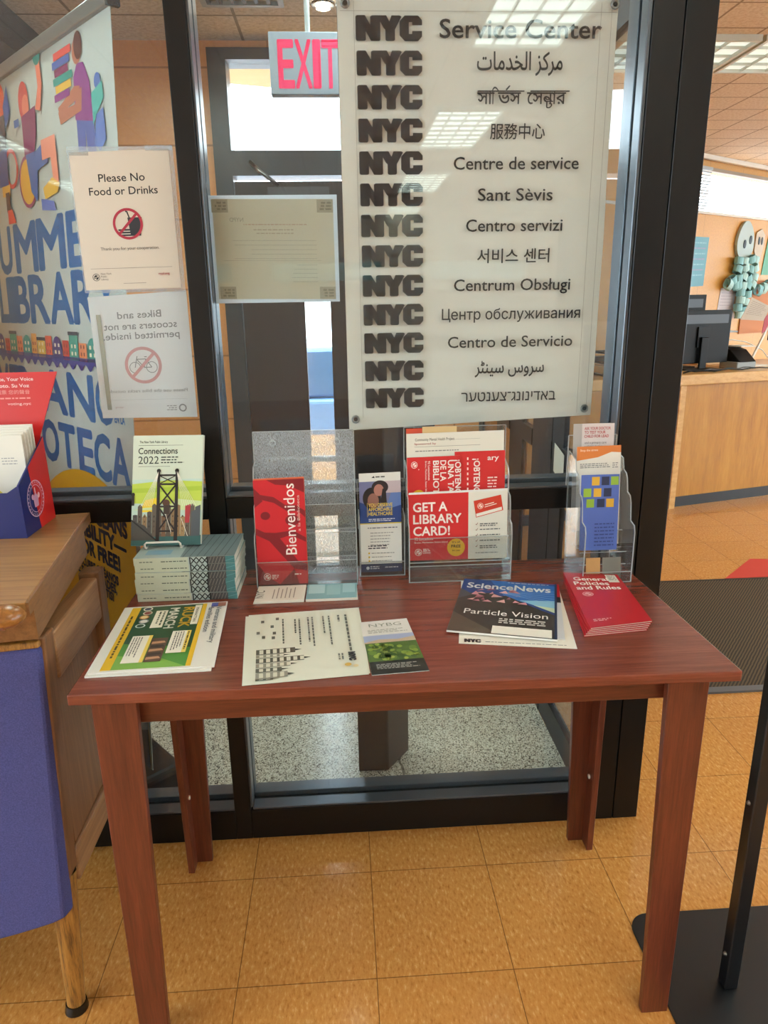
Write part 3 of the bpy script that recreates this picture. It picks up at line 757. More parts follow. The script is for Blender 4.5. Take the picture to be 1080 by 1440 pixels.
# the readers along the top
p.k = 10
SK = '#b5705a'
def P_(pts, c): p.poly(pts, c); p.k -= 0
# man carrying books
P_([(.70, 1.70), (.70, 1.56), (.735, 1.56), (.75, 1.70), (.765, 1.56), (.81, 1.56), (.80, 1.73), (.70, 1.745)], '#4f63a8')
P_([(.695, 1.73), (.80, 1.71), (.79, 1.80), (.762, 1.845), (.725, 1.85), (.70, 1.825)], '#8a3d86')
P_([(.60, 1.758), (.72, 1.775), (.735, 1.80), (.70, 1.805), (.62, 1.782), (.59, 1.775)], SK); P_([(.60, 1.735), (.735, 1.745), (.745, 1.795), (.715, 1.79), (.70, 1.765), (.59, 1.765)], SK)
p.circ(.727, 1.876, .026, SK, .028); p.circ(.738, 1.886, .024, '#5b3330', .030); p.poly([(.716, 1.872), (.709, 1.868), (.716, 1.86)], SK)
for k, c in enumerate(('#8a3d86', '#e2b44a', '#2f9187', '#7d2a5c', '#4f63a8', '#d8524a')):
    p.rect(.575+.012*(k % 2), 1.79+.0185*k, .685+.012*(k % 3)-.012, 1.807+.0185*k, c)
# child with arms up behind him
p.circ(.835, 1.79, .017, '#4f6fb5'); p.poly([(.80, 1.77), (.86, 1.785), (.865, 1.75), (.82, 1.72), (.80, 1.70)], '#4fb0a6'); p.poly([(.82, 1.72), (.86, 1.73), (.865, 1.66), (.83, 1.64), (.80, 1.66)], '#5b7cc0')
# rider in a wheelchair
p.circ(.335, 1.63, .068, '#8a3a6a', .07); p.circ(.335, 1.63, .058, '#dba83f', .06)
p.circ(.355, 1.835, .038, '#c9504a', .05); p.circ(.368, 1.82, .026, '#dd7a62', .03)
p.poly([(.33, 1.80), (.44, 1.81), (.43, 1.74), (.40, 1.69), (.33, 1.69)], '#7d2a5c')
p.poly([(.44, 1.80), (.475, 1.79), (.50, 1.85), (.495, 1.915), (.465, 1.915), (.47, 1.85)], '#e07f66'); p.circ(.478, 1.925, .026, '#2f9187', .026)
p.poly([(.34, 1.70), (.42, 1.70), (.50, 1.72), (.50, 1.66), (.42, 1.65), (.40, 1.57), (.36, 1.60)], '#3d63a6'); p.poly([(.46, 1.72), (.56, 1.72), (.565, 1.60), (.53, 1.59), (.52, 1.67), (.46, 1.67)], '#e8927a')
p.poly([(.46, 1.57), (.55, 1.58), (.57, 1.60), (.52, 1.62), (.45, 1.60)], '#e2b44a'); p.poly([(.43, 1.545), (.53, 1.535), (.52, 1.56), (.43, 1.575)], '#5f77c0'); p.rect(.27, 1.78, .31, 1.80, '#3d63a6')
# reader at the left with a hoop
p.circ(.16, 1.87, .05, '#d8552f', .05); p.poly([(.19, 1.85), (.235, 1.90), (.245, 1.83), (.2, 1.79)], '#3d5aa0'); p.poly([(.12, 1.83), (.19, 1.83), (.19, 1.74), (.12, 1.74)], '#57505a'); p.ring(.215, 1.68, .055, .012, '#c9504a'); p.poly([(.1, 1.74), (.19, 1.74), (.18, 1.64), (.1, 1.64)], '#3d4f8a'); p.poly([(.12, 1.64), (.19, 1.64), (.185, 1.61), (.12, 1.61)], '#e2b44a'); p.rect(.145, 1.565, .18, 1.62, '#4a2f28'); p.poly([(.15, 1.53), (.215, 1.53), (.19, 1.57), (.15, 1.57)], '#d8452f')
b.build('banner_panel', ru)
b = MB(); ctr = [bp(u0_-.005, 1.922, .012), bp(u1_+.03, 1.922, .012), bp(u1_+.03, 1.922, -.014), bp(u0_-.005, 1.922, -.014)]
b.hexa(ctr, [q+dv*.034 for q in ctr], mat('brushed_aluminium', '#8f8b86', .35, metal=.6)); b.build('top_bar', ru, .003)
b = MB(); ctr = [bp(u1_+.0305, 1.918, .014), bp(u1_+.042, 1.918, .014), bp(u1_+.042, 1.918, -.016), bp(u1_+.0305, 1.918, -.016)]; b.hexa(ctr, [q+dv*.042 for q in ctr], M_blackpl); b.build('end_cap', ru)
b = MB(); b.tube([bp(.37, 1.92, -.03), bp(.37, -.1, -.05)], .011, M_steel); b.build('pole', ru)
b = MB(); base = [bp(u0_, 0, .09), bp(u1_+.02, 0, .09), bp(u1_+.02, 0, -.09), bp(u0_, 0, -.09)]
base = [Vector((q.x, q.y, .008)) for q in base]; b.hexa(base, [q+Vector((0, 0, .11)) for q in base], M_blackpl); b.build('base', ru, .02, 3)

# ================================================================== EXIT SIGN
ex = thing('exit_sign', 'red lettered exit sign hanging from the lobby ceiling', 'sign', (.201, .9, 2.2))
b = MB(); b.box(.085, .317, .90, .935, 2.032, 2.198, mat('grey_sign_housing', '#8f97a3', .4))
b.build('housing', ex, .003)
b = MB(); pgx = Page(b, (.085, .8995, 2.032), (.317, .8995, 2.032), (.317, .8995, 2.198), (.085, .8995, 2.198), .232, .166)
M_exit = mat('lit_red_letters', '#c8325e', .4, emit='#e2305e', es=.2)
for ch, a, c_ in (('E', .027, .071), ('X', .077, .124), ('I', .132, .149), ('T', .157, .204)):
    q, x0, x1, y0, y1 = text_quads(ch, .02); sz = .122/(y1-y0); pgx.text(ch, (a+c_)/2, .02, sz, M_exit, 'C', .02, c_-a)
b.build('letters', ex)
b = MB(); b.cyl((.201, .918, 2.198), (.201, .918, 2.4995), .008, M_ltgrey); b.cyl((.201, .918, 2.485), (.201, .918, 2.4995), .05, M_ltgrey); b.build('hanger', ex)

# ================================================================== GUIDE BOOKS
ZB = ZT+.0004
bk = ['lowest of the stack', 'second from the bottom of the stack', 'third from the bottom of the stack',
      'fourth from the bottom of the stack', 'fifth from the bottom of the stack', 'topmost of the stack']
M_bookcov = mat('pale_green_book_cover', '#c3cdbb', .35); M_pages = mat('book_page_block', '#c9c6ba', .7)
BH = .0163
def book(k):
    z0 = ZB+k*(BH+.0003); dx = random.uniform(-.004, .004); dy = random.uniform(-.003, .003)
    a = (random.random()-.5)*.02
    X = Matrix.Translation((-.081+dx, .03+dy, z0)) @ Matrix.Rotation(a-.01, 4, 'Z')
    t = thing('guidebook', 'pale guidebook with a bridge on its spine, ' + bk[k], 'book', (-.081+dx, .03+dy, z0), 'stacked guidebooks')
    L, W = .108, .077
    b = MB(); b.box(-L, L, -W, W, 0, .0006, M_bookcov, X); b.box(-L, L, -W, W, BH-.0006, BH, M_bookcov, X); b.box(-L, L, -W, -W+.0008, .0006, BH-.0006, M_bookcov, X)
    q = lambda x, y, z: X @ Vector((x, y, z))
    p = Page(b, q(-L, -W, 0), q(L, -W, 0), q(L, -W, BH), q(-L, -W, BH), .216, BH)
    p.greek(.012, .0065, .04, .0022, '#6d7a70'); p.greek(.058, .0065, .112, .0022, '#5d6a62')
    p.rect(.116, 0, .158, BH, '#aebfbf'); p.rect(.158, 0, .196, BH, '#4c4d4f'); p.rect(.196, 0, .216, BH, '#4a7c80')
    for i in range(3):
        u = .122+.012*i; p.line(u, .001, u+.012, BH-.001, .0022, '#15191c'); p.line(u+.012, .001, u, BH-.001, .0022, '#15191c')
    for i in range(2): p.rect(.119+.037*i, 0, .1215+.037*i, BH, '#15191c')
    for i in range(5): p.line(.160+.007*i, .001, .166+.007*i, BH-.001, .0012, '#85837c')
    p.line(.196, .006, .216, .011, .001, '#6fa3a6')
    pt = Page(b, q(-L, -W, BH), q(L, -W, BH), q(L, W, BH), q(-L, W, BH), .216, .154)
    pt.rect(.0, .0, .216, .154, '#9fb4b4'); pt.rect(.10, 0, .216, .154, '#6d7f82')
    for i in range(7): pt.line(.105+.015*i, .0, .12+.015*i, .154, .0015, '#39484c')
    pt.rect(.02, .02, .075, .05, '#7fa8bd')
    b.build('cover', t)
    b = MB(); b.box(-L+.001, L-.001, -W+.001, W-.001, .0007, BH-.0007, M_pages, X); b.build('page_block', t)
for k in range(6): book(k)
ZS = ZB+6*(BH+.0003)+.0004
st = thing('book_stand', 'white wire stand holding up the standing guidebook', 'book stand', (-.13, .05, ZS))
b = MB(); r = .0022; zz = ZS+r
b.tube([(-.178, .085, zz), (-.178, .012, zz), (-.178, .006, zz+.003), (-.178, .004, zz+.012), (-.174, .004, zz+.016), (-.104, .004, zz+.016), (-.100, .004, zz+.012), (-.100, .006, zz+.003), (-.100, .012, zz), (-.100, .085, zz)], r, M_white_wire)
b.tube([(-.178, .085, zz), (-.174, .088, zz+.03), (-.160, .102, zz+.12), (-.118, .102, zz+.12), (-.104, .088, zz+.03), (-.100, .085, zz)], r, M_white_wire)
b.build('wire_frame', st)
# the guidebook shown upright
BLc = Vector((-.214, .022, ZS+.006)); BRc = Vector((-.060, .022, ZS+.004)); lean = Vector((.016, .062, .238))
TRc = BRc+lean; TLc = BLc+lean
t = thing('guidebook', 'guidebook with a bridge drawing standing upright on a wire stand above the book stack', 'book', (-.137, .03, ZS))
b = MB(); nb = (BRc-BLc).cross(TLc-BLc).normalized()
sheet(b, BLc, BRc, TRc, TLc, .0008, M_bookcov)
off = -nb*.0152; sheet(b, BLc+off, BRc+off, TRc+off, TLc+off, .0006, M_bookcov)
p = Page(b, BLc, BRc, TRc, TLc, .154, .246)
p.text('The New York Public Library', .014, .229, .0075, '#2c3330', 'L', .01, .062); p.rect(.012, .2235, .110, .2242, '#2c3330')
p.text('Connections', .012, .205, .0195, '#2c3330', 'L', .012, .086); p.text('2022', .012, .183, .024, '#2c3330', 'L', -.004, .045)
p.greek(.062, .196, .115, .0026, '#3a423e', 3, 2.3, .4); p.rect(.012, .1765, .082, .1772, '#2c3330')
p.rect(0, .0, .154, .148, '#b4ccc0'); p.poly([(0, .095), (.154, .09), (.154, .142), (.08, .146), (0, .138)], '#b3c74a'); p.poly([(.0, .118), (.154, .122), (.154, .132), (0, .128)], '#a1bb3a')
p.poly([(.015, .075), (.055, .075), (.06, .108), (.03, .102)], '#e0c42a'); p.poly([(.0, .08), (.154, .078), (.154, .098), (.1, .104), (.08, .088), (.03, .085)], '#c3d39a')
p.poly([(.0, .0), (.154, .0), (.154, .022), (0, .03)], '#35605f')
rn = random.Random(3)
for i in range(14):
    u = .003+.0105*i; hh = rn.uniform(.062, .09); c = rn.choice(['#8a6f4e', '#6e5a44', '#9b7f58', '#5d5348', '#4b4844', '#7a5b44'])
    p.poly([(u, .02), (u+.010, .02), (u+.010, hh), (u+.005, hh+rn.uniform(0, .008)), (u, hh)], c); p.k -= 1
    for k in range(4): p.rect(u+.003, .03+.011*k, u+.006, .034+.011*k, '#2a2622'); p.k -= 1
p.k += 2
p.poly([(.118, .05), (.128, .05), (.130, .092), (.118, .088)], '#a2323a')
for (a, c_) in ((.132, .0), (.140, .01)): p.poly([(a, .02), (a+.012, .02), (a+.012, .08+c_), (a, .075+c_)], '#4d5358')
p.poly([(.0, .012), (.0, .058), (.03, .045), (.055, .012)], '#45433f'); p.line(.0, .058, .055, .012, .003, '#1d1c1b')
BR1 = '#221a18'
for u in (.058, .098): p.poly([(u-.004, .01), (u+.004, .01), (u+.003, .165), (u-.003, .165)], BR1); p.circ(u, .167, .0045, BR1)
for v in (.03, .085, .135, .155): p.rect(.056, v, .10, v+.004, BR1)
for (v0_, v1_) in ((.034, .085), (.089, .135), ): p.line(.06, v0_, .096, v1_, .0035, BR1); p.line(.096, v0_, .06, v1_, .0035, BR1)
p.line(.06, .138, .096, .156, .002, BR1); p.line(.096, .138, .06, .156, .002, BR1)
for k in range(7): p.line(.058, .165, .02+.004*k, .088, .0006, '#e6e2d4'); p.k -= 1
for k in range(7): p.line(.098, .165, .112+.005*k, .088, .0006, '#e6e2d4'); p.k -= 1
p.line(.075, .07, .088, .03, .0012, '#e2ded0'); p.line(.11, .06, .125, .02, .0012, '#e2ded0')
p.circ(.076, .095, .008, '#57392a'); p.rect(.0705, .07, .083, .09, '#3e3029'); p.circ(.003, .115, .004, BR1); p.rect(0, .09, .006, .115, BR1)
b.build('cover', t)
b = MB(); q1 = [q-nb*.001 for q in (BLc, BRc, TRc, TLc)]; b.slab([q1[0]+lean*.004, q1[1]+lean*.004, q1[2]-lean*.004, q1[3]-lean*.004], nb, .0138, M_pages); b.build('page_block', t)

# ================================================================== PAPERS ON THE TABLE
def flat(name, label, cat, BL, BR, TR, TL, z, th, mt, w, h, art=None, group=None, rot=False, build=True):
    c = [Vector((x, y, z+th)) for x, y in (BL, BR, TR, TL)]
    b = MB(); sheet(b, *c, th, mt)
    if art:
        q = [c[3], c[0], c[1], c[2]] if rot else c
        art(Page(b, *q, w, h))
    o = b.build(name); return tag(o, label, cat, group)
def shift(cs, dx, dy, a=0):
    cx = sum(p[0] for p in cs)/4; cy = sum(p[1] for p in cs)/4; c, s = math.cos(a), math.sin(a)
    return [(cx+dx+(x-cx)*c-(y-cy)*s, cy+dy+(x-cx)*s+(y-cy)*c) for x, y in cs]
# two newspapers, front page turned sideways
NP = [(-.190, -.372), (.027, -.364), (.008, -.078), (-.206, -.092)]
M_news = mat('newsprint', '#d6d5cd', .6)
def news_art(p):                       # u runs towards the viewer, v to the right
    p.rect(.006, .018, .284, .036, '#d9b01c'); p.greek(.05, .024, .24, .004, '#3c3312', 1)
    p.rect(.006, .036, .284, .165, '#1d4a2b'); p.poly([(.18, .036), (.284, .036), (.284, .165), (.21, .165)], '#4b8a35'); p.poly([(.23, .036), (.284, .036), (.284, .165), (.25, .12)], '#79ab48'); p.poly([(.006, .15), (.10, .165), (.006, .165)], '#2e6a33')
    p.rect(.006, .165, .284, .174, '#d9b01c')
    p.text('RUCK', .020, .128, .030, '#d7ab2a', 'L', .03, .098); p.text('MARCH', .020, .100, .027, '#e8e6da', 'L', .03, .100)
    p.poly([(.012, .150), (.108, .150), (.108, .164), (.012, .164)], '#dedccb'); p.text('MANHATTAN', .06, .1535, .008, '#2d3a2b', 'C', .02, .07)
    p.rect(.030, .072, .115, .096, '#e2dfcd'); p.greek(.036, .088, .11, .0035, '#39452f', 2, 2.3)
    for i in range(5): p.circ(.018+.021*i, .052+(.003 if i % 2 else 0), .0098, ('#dfddd0', '#c9c2ae', '#b5793f', '#8d93a0', '#c8d3cf')[i]); p.circ(.018+.021*i, .052+(.003 if i % 2 else 0), .007, ('#2e3c55', '#7d2f2a', '#e0c98c', '#d8d8d0', '#30503c')[i]); p.k -= 2
    p.k += 2
    p.rect(.150, .048, .262, .086, '#e4e2d4'); p.greek(.156, .080, .255, .004, '#2b2b2b', 1); p.greek(.156, .066, .25, .0022, '#555', 4, 2.2)
    p.rect(.150, .080, .262, .0865, '#e3c95a'); 
    p.rect(.165, .088, .262, .118, '#5a4336')
    for i in range(5): p.poly([(.18+.016*i, .09), (.19+.016*i, .09), (.186+.016*i, .116), (.178+.016*i, .112)], ('#b98a6a', '#3a2c26')[i % 2])
    p.rect(.138, .122, .232, .158, '#e4e2d4'); p.rect(.138, .150, .232, .158, '#e3c95a'); p.greek(.143, .152, .22, .003, '#4a3a10'); p.greek(.143, .143, .225, .0022, '#555', 4, 2.2)
    p.text('Veterans and military', .03, .196, .015, '#33404f', 'L', .01, .17); p.text('families edition', .03, .180, .015, '#33404f', 'L', .01, .12)
    p.rect(.008, .184, .028, .214, '#5560a8'); p.rect(.008, .198, .028, .214, '#9a6a5a')
flat('newspaper', 'plain-edged newspaper lying under the green front page at the table left', 'newspaper', *shift(NP, -.003, -.006, -.012), ZB, .003, M_news, .29, .216)
flat('newspaper', 'newspaper with a green and yellow front page at the left table edge', 'newspaper', *NP, ZB+.0034, .003, M_news, .29, .216, news_art, rot=True)
# two letter sheets with a skyline drawing
MP = [(.084, -.428), (.300, -.408), (.284, -.129), (.055, -.149)]
def map_art(p):
    g = '#3c403c'
    for i, (u, wd, hh) in enumerate(((.155, .02, .07), (.176, .012, .05), (.19, .018, .085), (.21, .016, .06), (.228, .014, .045), (.244, .02, .055), (.265, .006, .03))):
        p.rect(u, .022, u+wd, .022+hh, '#55584f' if i % 2 == 0 else '#8b8d80'); p.poly([(u+wd*.3, .022+hh), (u+wd*.7, .022+hh), (u+wd/2, .034+hh)], g)
        for k in range(int(hh/.012)): p.rect(u+.002, .028+.012*k, u+wd-.002, .035+.012*k, '#c9cab9'); p.k -= 1
        p.k += 1
    for (u, v) in ((.03, .03), (.02, .058), (.055, .048), (.085, .052), (.08, .022), (.105, .05), (.1, .032)): p.rect(u, v, u+.012, v+.006, '#6a6e66'); p.k -= 1
    p.k += 1
    for v, a, e in ((.190, .03, .19), (.176, .03, .06), (.158, .03, .16), (.147, .03, .11), (.126, .03, .16), (.118, .03, .14), (.101, .035, .15), (.093, .035, .10), (.070, .03, .14)): p.greek(a, v, e, .0042 if v > .17 else .003, '#5c625c')
    nyc_logo(p, .195, .186, .034, .013, '#2a2a2c'); p.greek(.198, .174, .225, .003, '#5c625c', 2, 2); p.circ(.242, .183, .006, '#c3a14a'); p.circ(.249, .196, .005, '#d8c79a')
flat('flyer', 'cream sheet mostly covered by the skyline flyer, its back edge showing', 'flyer', *shift(MP, .004, .006, -.012), ZB, .0004, M_cream, .28, .216)
flat('flyer', 'cream flyer with a sideways skyline drawing at the front table edge', 'flyer', *MP, ZB+.0006, .0004, M_cream, .28, .216, map_art, rot=True)
def nybg_art(p):
    p.text('NYBG', .052, .188, .020, '#6d7467', 'C', -.005, .07); p.rect(.02, .184, .088, .1845, '#8b8f84'); p.greek(.012, .172, .095, .0024, '#7c8076', 3, 2.4)
    p.rect(0, .043, .104, .150, '#4d6a33'); p.rect(0, .118, .104, .150, '#9aa6c4'); p.poly([(0, .122), (.03, .132), (.07, .128), (.104, .136), (.104, .118), (0, .118)], '#b9a58b')
    rn = random.Random(5)
    for i in range(60): p.circ(rn.uniform(.008, .096), rn.uniform(.05, .114), rn.uniform(.004, .009), rn.choice(['#5f7f34', '#3f5c2c', '#7f9a3f', '#8fa74a', '#47672f']), n=8); p.k -= 1
    p.k += 1; p.rect(0, 0, .104, .046, '#262a26'); p.greek(.012, .033, .095, .0024, '#9a9c95', 4, 2)
flat('leaflet', 'botanical garden card with a green meadow picture and dark footer', 'leaflet', (.305, -.412), (.406, -.404), (.386, -.187), (.290, -.198), ZB, .0006, M_gloss, .104, .215, nybg_art)
# magazine pile
U = [(.474, -.306), (.688, -.348), (.744, -.040), (.530, .002)]
def nycsheet(p): nyc_logo(p, .010, .006, .032, .014, K); p.greek(.05, .010, .20, .0025, '#777')
flat('flyer', 'white city sheet at the bottom of the magazine pile', 'flyer', *U, ZB, .0005, M_paper, .218, .31, nycsheet)
SN = [(.457, -.262), (.658, -.322), (.736, -.058), (.537, -.002)]
def red_art(p): p.rect(0, .2, .21, .273, '#b8202c'); p.rect(.19, .0, .21, .2, '#c7cbd2'); p.rect(.196, .17, .21, .2, '#1e2126')
flat('magazine', 'red-edged magazine under the science magazine', 'magazine', *shift(SN, .012, .006, .035), ZB+.0008, .0024, M_gloss, .21, .273, red_art)
def sn_art(p):
    p.rect(0, 0, .208, .273, '#3a3531'); p.poly([(0, .273), (0, .19), (.07, .20), (.208, .105), (.208, .273)], '#27427e'); p.poly([(.06, .273), (.10, .18), (.208, .13), (.208, .26)], '#2f66ad'); p.poly([(.13, .17), (.208, .12), (.208, .18)], '#7fb0c9'); p.poly([(.16, .15), (.208, .115), (.208, .14)], '#b9c8a8')
    for k in range(6): p.line(.085, .205, .208, .16+.014*k, .0012, '#86a9d8'); p.k -= 1
    p.poly([(.0, .215), (.03, .185), (.0, .16)], '#4a4a52'); p.poly([(0, .14), (.1, .19), (.208, .10), (.208, 0), (0, 0)], '#35302c'); p.poly([(0, .0), (.0, .09), (.10, .0)], '#51493f')
    rn = random.Random(9)
    for i in range(22): u, v = rn.uniform(.02, .13), rn.uniform(.15, .215); p.poly([(u, v), (u+rn.uniform(.008, .025), v+rn.uniform(-.006, .012)), (u+rn.uniform(.004, .02), v+rn.uniform(.006, .02))], rn.choice(['#c98a92', '#b06c78', '#d9a5a5', '#8d4f60'])); p.k -= 1
    p.k += 1
    p.text('ScienceNews', .012, .222, .042, '#e4e6e6', 'L', .022, .182); p.greek(.10, .262, .19, .003, '#c9cdd6')
    p.text('Particle Vision', .022, .085, .034, '#dcdad6', 'L', -.006, .168); p.greek(.095, .068, .19, .0045, '#c9c6c0', 3, 1.9, .1)
    p.rect(.085, .002, .198, .036, '#dedbd0'); p.rect(.203, 0, .208, .273, '#23324f')
flat('magazine', 'science magazine with a dark blue mountain cover, on top of its pile', 'magazine', *SN, ZB+.0034, .0038, M_gloss, .208, .273, sn_art)
# red booklets
RR = [(.724, -.306), (.862, -.284), (.880, -.033), (.764, -.010)]
rb_lab = ['lowest of the fanned red booklets', 'second from the bottom of the fanned red booklets', 'third from the bottom of the fanned red booklets', 'fourth from the bottom of the fanned red booklets', 'topmost of the fanned red booklets']
M_redcov = mat('glossy_red_cover', '#b3262d', .22); 
RW, RH = .126, .278
for k in range(5):
    z = ZB+k*.0036
    cs = shift([(.729, -.300), (.858, -.280), (.882, -.036), (.765, -.012)], (.0016*(k-4)), -.001*(4-k), .010*(k-4))
    c = [Vector((x, y, z)) for x, y in cs]
    t = thing('booklet', 'red general policies booklet, ' + rb_lab[k], 'booklet', (sum(p[0] for p in cs)/4, sum(p[1] for p in cs)/4, z), 'red policy booklets')
    b = MB(); dz = Vector((0, 0, 1))
    sheet(b, *[q+dz*.0004 for q in c], .0004, M_redcov); top = [q+dz*.0034 for q in c]
    sheet(b, *top, .0004, M_redcov)
    b.hexa([top[3]-dz*.003, top[0]-dz*.003, top[0]+Vector((-.0006, 0, -.003)), top[3]+Vector((-.0006, 0, -.003))], [top[3], top[0], top[0]+Vector((-.0006, 0, 0)), top[3]+Vector((-.0006, 0, 0))], M_redcov)
    p = Page(b, *top, RW, RH)
    p.text('General', .016, .232, .028, '#eadfd8', 'L', .02, .078); p.text('Policies', .012, .206, .028, '#eadfd8', 'L', .02, .078); p.text('and Rules', .012, .180, .028, '#eadfd8', 'L', .02, .098)
    p.rect(.094, .222, .118, .270, '#d8d0c6'); p.greek(.097, .262, .116, .003, '#777', 6, 1.8); lib_logo(p, .03, .155, .012, '#d9a09c', '#b3262d'); p.greek(.012, .03, .05, .003, '#dfa8a2', 2, 2)
    b.build('cover', t)
    b = MB(); ins = [q+(sum(c, Vector())/4-q)*.012 for q in c]; sheet(b, *[q+dz*.0029 for q in ins], .0024, mat('booklet_pages', '#d7b7ab', .6)); b.build('page_block', t)

# ================================================================== CLEAR LEAFLET HOLDERS
def plate(b, x0, x1, y0, y1, z0, z1, mt=None): b.box(x0, x1, y0, y1, z0, z1, mt or M_acr)
def holder(label, x0, x1, yf, yk, yt, zt, tiers, side, split=None, haze=False, z0=ZB, keys=True):
    """tiers: (front y, floor z, lip z); side: stepped outline (y, z) of the cheek"""
    t = thing('leaflet_holder', label, 'leaflet holder', ((x0+x1)/2, (yf+yk)/2, z0)); th = .0024
    m = M_acr_haze if haze else M_acr
    b = MB(); zz = z0+.0
    b.hexa([(x0, yk, zz), (x1, yk, zz), (x1, yk+th, zz), (x0, yk+th, zz)], [(x0, yt, zt), (x1, yt, zt), (x1, yt+th, zt), (x0, yt+th, zt)], m)
    for (pa, pc) in (((x0, yt, zt), (x1, yt+th, zt+.0014)), ((x0-.0013, yt-.002, zt-.12), (x0, yt+th, zt)), ((x1, yt-.002, zt-.12), (x1+.0013, yt+th, zt))): b.box(pa[0], pc[0], pa[1], pc[1], pa[2], pc[2], M_acr_edge)
    bp_ = b.build('back_panel', t)
    if keys:
        for f in (.19, .83):
            b = MB(); xk = x0+(x1-x0)*f; yk_ = yt-(yt-yk)*.08; b.torus((xk, yk_-.001, zt-.026), (0, 1, .08), .0065, .0013, M_acr_edge, 18, 6); b.torus((xk, yk_-.001, zt-.020), (0, 1, .08), .003, .001, M_acr_edge, 12, 6); b.build('keyhole', bp_)
    for xs in (x0, x1-th):
        b = MB(); b.prism(side, 'x', xs+.00005, xs+th-.00005, M_acr)
        for (ya, za), (yb, zb) in zip(side, side[1:]):   # polished front edges of the cheek
            if za < side[0][1]+.002 and zb < side[0][1]+.002: continue
            d = Vector((0, yb-ya, zb-za)); l = d.length
            if l < .001: continue
            n_ = Vector((0, d.z, -d.y)).normalized()*.0007
            P0 = Vector((xs, ya, za)); P1 = Vector((xs, yb, zb)); w_ = Vector((th, 0, 0))
            b.hexa([P0-n_, P0+w_-n_, P0+w_+n_, P0+n_], [P1-n_, P1+w_-n_, P1+w_+n_, P1+n_], M_acr_edge)
        b.build('side_panel', t)
    for (y, fz, lz) in tiers:
        b = MB(); ym = min(y+.028, yk-.002)
        b.box(x0+th, x1-th, y, y+th, fz, lz, M_acr); b.box(x0+th, x1-th, y, y+th, lz, lz+.0012, M_acr_edge); b.box(x0+th, x1-th, y+th, ym, fz, fz+th, M_acr); b.box(x0+th, x1-th, y-.0008, y, fz, fz+.0022, M_acr_edge)
        b.build('pocket', t)
    if split:
        b = MB(); b.prism([(q[0]+.002, q[1]) for q in side], 'x', split-.001, split+.001, M_acr); b.build('divider', t)
    return t
holder('scratched clear holder with two columns of tiers holding one red brochure', .062, .292, .004, .084, .108, 1.148,
       [(.004, ZB, .868), (.032, .868, .926), (.058, .926, .985)],
       [(.004, ZB), (.004, .915), (.010, .93), (.030, .935), (.032, .975), (.038, .99), (.056, .995), (.058, 1.055), (.066, 1.075), (.104, 1.08), (.086, ZB)], None, True)
def upright(name, label, cat, BL, BR, TR, TL, th, mt, w, h, art=None, group=None):
    b = MB(); c = [Vector(q) for q in (BL, BR, TR, TL)]; sheet(b, *c, th, mt)
    if art: art(Page(b, *c, w, h))
    return tag(b.build(name), label, cat, group)
def bienv(p):
    p.rect(0, 0, .115, .236, '#c0222b'); d = '#7d1a22'
    p.poly([(0, .215), (.02, .19), (.0, .175)], d); p.poly([(.03, .236), (.05, .225), (.08, .222), (.115, .205), (.115, .236)], d)
    p.poly([(0, .20), (.02, .192), (.045, .185), (.075, .165), (.10, .165), (.115, .15), (.115, .165), (.095, .178), (.07, .18), (.045, .198), (.015, .204), (0, .22)], d)
    p.circ(.024, .157, .011, d, .009); p.circ(.085, .145, .016, d, .012); p.poly([(.0, .115), (.03, .10), (.055, .07), (.085, .035), (.115, .03), (.115, .045), (.095, .052), (.07, .085), (.055, .105), (.08, .112), (.115, .095), (.115, .105), (.085, .122), (.045, .118), (.02, .12), (.0, .13)], d)
    p.poly([(.0, .0), (.0, .05), (.02, .02), (.05, .0)], d); p.poly([(.05, .0), (.085, .035), (.095, .0)], d)
    p.text('Bienvenidos', .092, .068, .036, '#ecdcd4', 'L', .004, .158, PI/2); pass
    p.text('a la Biblioteca', .103, .12, .009, '#e3b9b2', 'L', 0, .08, PI/2)
    lib_logo(p, .021, .018, .0085, '#ecdcd4', '#c0222b'); p.greek(.032, .02, .048, .0025, '#e6c6c0', 3, 1.5); p.greek(.085, .021, .10, .003, '#ecdcd4')
for k, lab in enumerate(('orange-edged brochure behind the red welcome brochure', 'red welcome brochure lettered sideways in the scratched clear holder')):
    d = Vector((.001*(k == 0), .0026*(1-k), .003*(1-k)))
    upright('brochure', lab, 'brochure', Vector((.0655, .0095, ZB+.006))+d, Vector((.1775, .0095, ZB+.006))+d, Vector((.1775, .028, 1.056))+d, Vector((.0655, .028, 1.054))+d, .0014, mat('glossy_red_brochure', '#c0222b', .25) if k else mat('orange_paper', '#c9603a', .5), .115, .236, bienv if k else None)
# cards lying before it
def nycard(p):
    p.text('NYC', .018, .018, .026, '#55504c', 'L', .01, .04, PI/2); 
    for i in range(6): p.line(.04+.0095*i, .012, .04+.0095*i, .062+.008*(i % 2), .0022, '#8a827a')
def teal_art(p):
    p.rect(0, 0, .112, .083, '#7fa9b0'); p.rect(.004, .03, .04, .08, '#a9c8cc'); p.rect(.045, .02, .075, .075, '#93b8bc'); p.rect(.08, .03, .108, .08, '#9fc3c8')
for k in range(3):
    flat('card', 'pale card, %s of the three lying before the scratched holder' % ('lowest', 'middle', 'topmost')[k], 'card', (.063+.001*k, -.084-.001*k), (.172, -.083), (.174, .001), (.066, .001), ZB+.0020*k, .0018, M_paper, .112, .083, nycard if k == 2 else None, group='pale cards before the holder')
for k in range(3):
    flat('card', 'teal card, %s of the three lying before the scratched holder' % ('lowest', 'middle', 'topmost')[k], 'card', (.176, -.083), (.289-.001*k, -.082), (.289, .001), (.177, .001), ZB+.0020*k, .0018, M_paper, .112, .083, teal_art if k == 2 else None, group='teal cards before the holder')
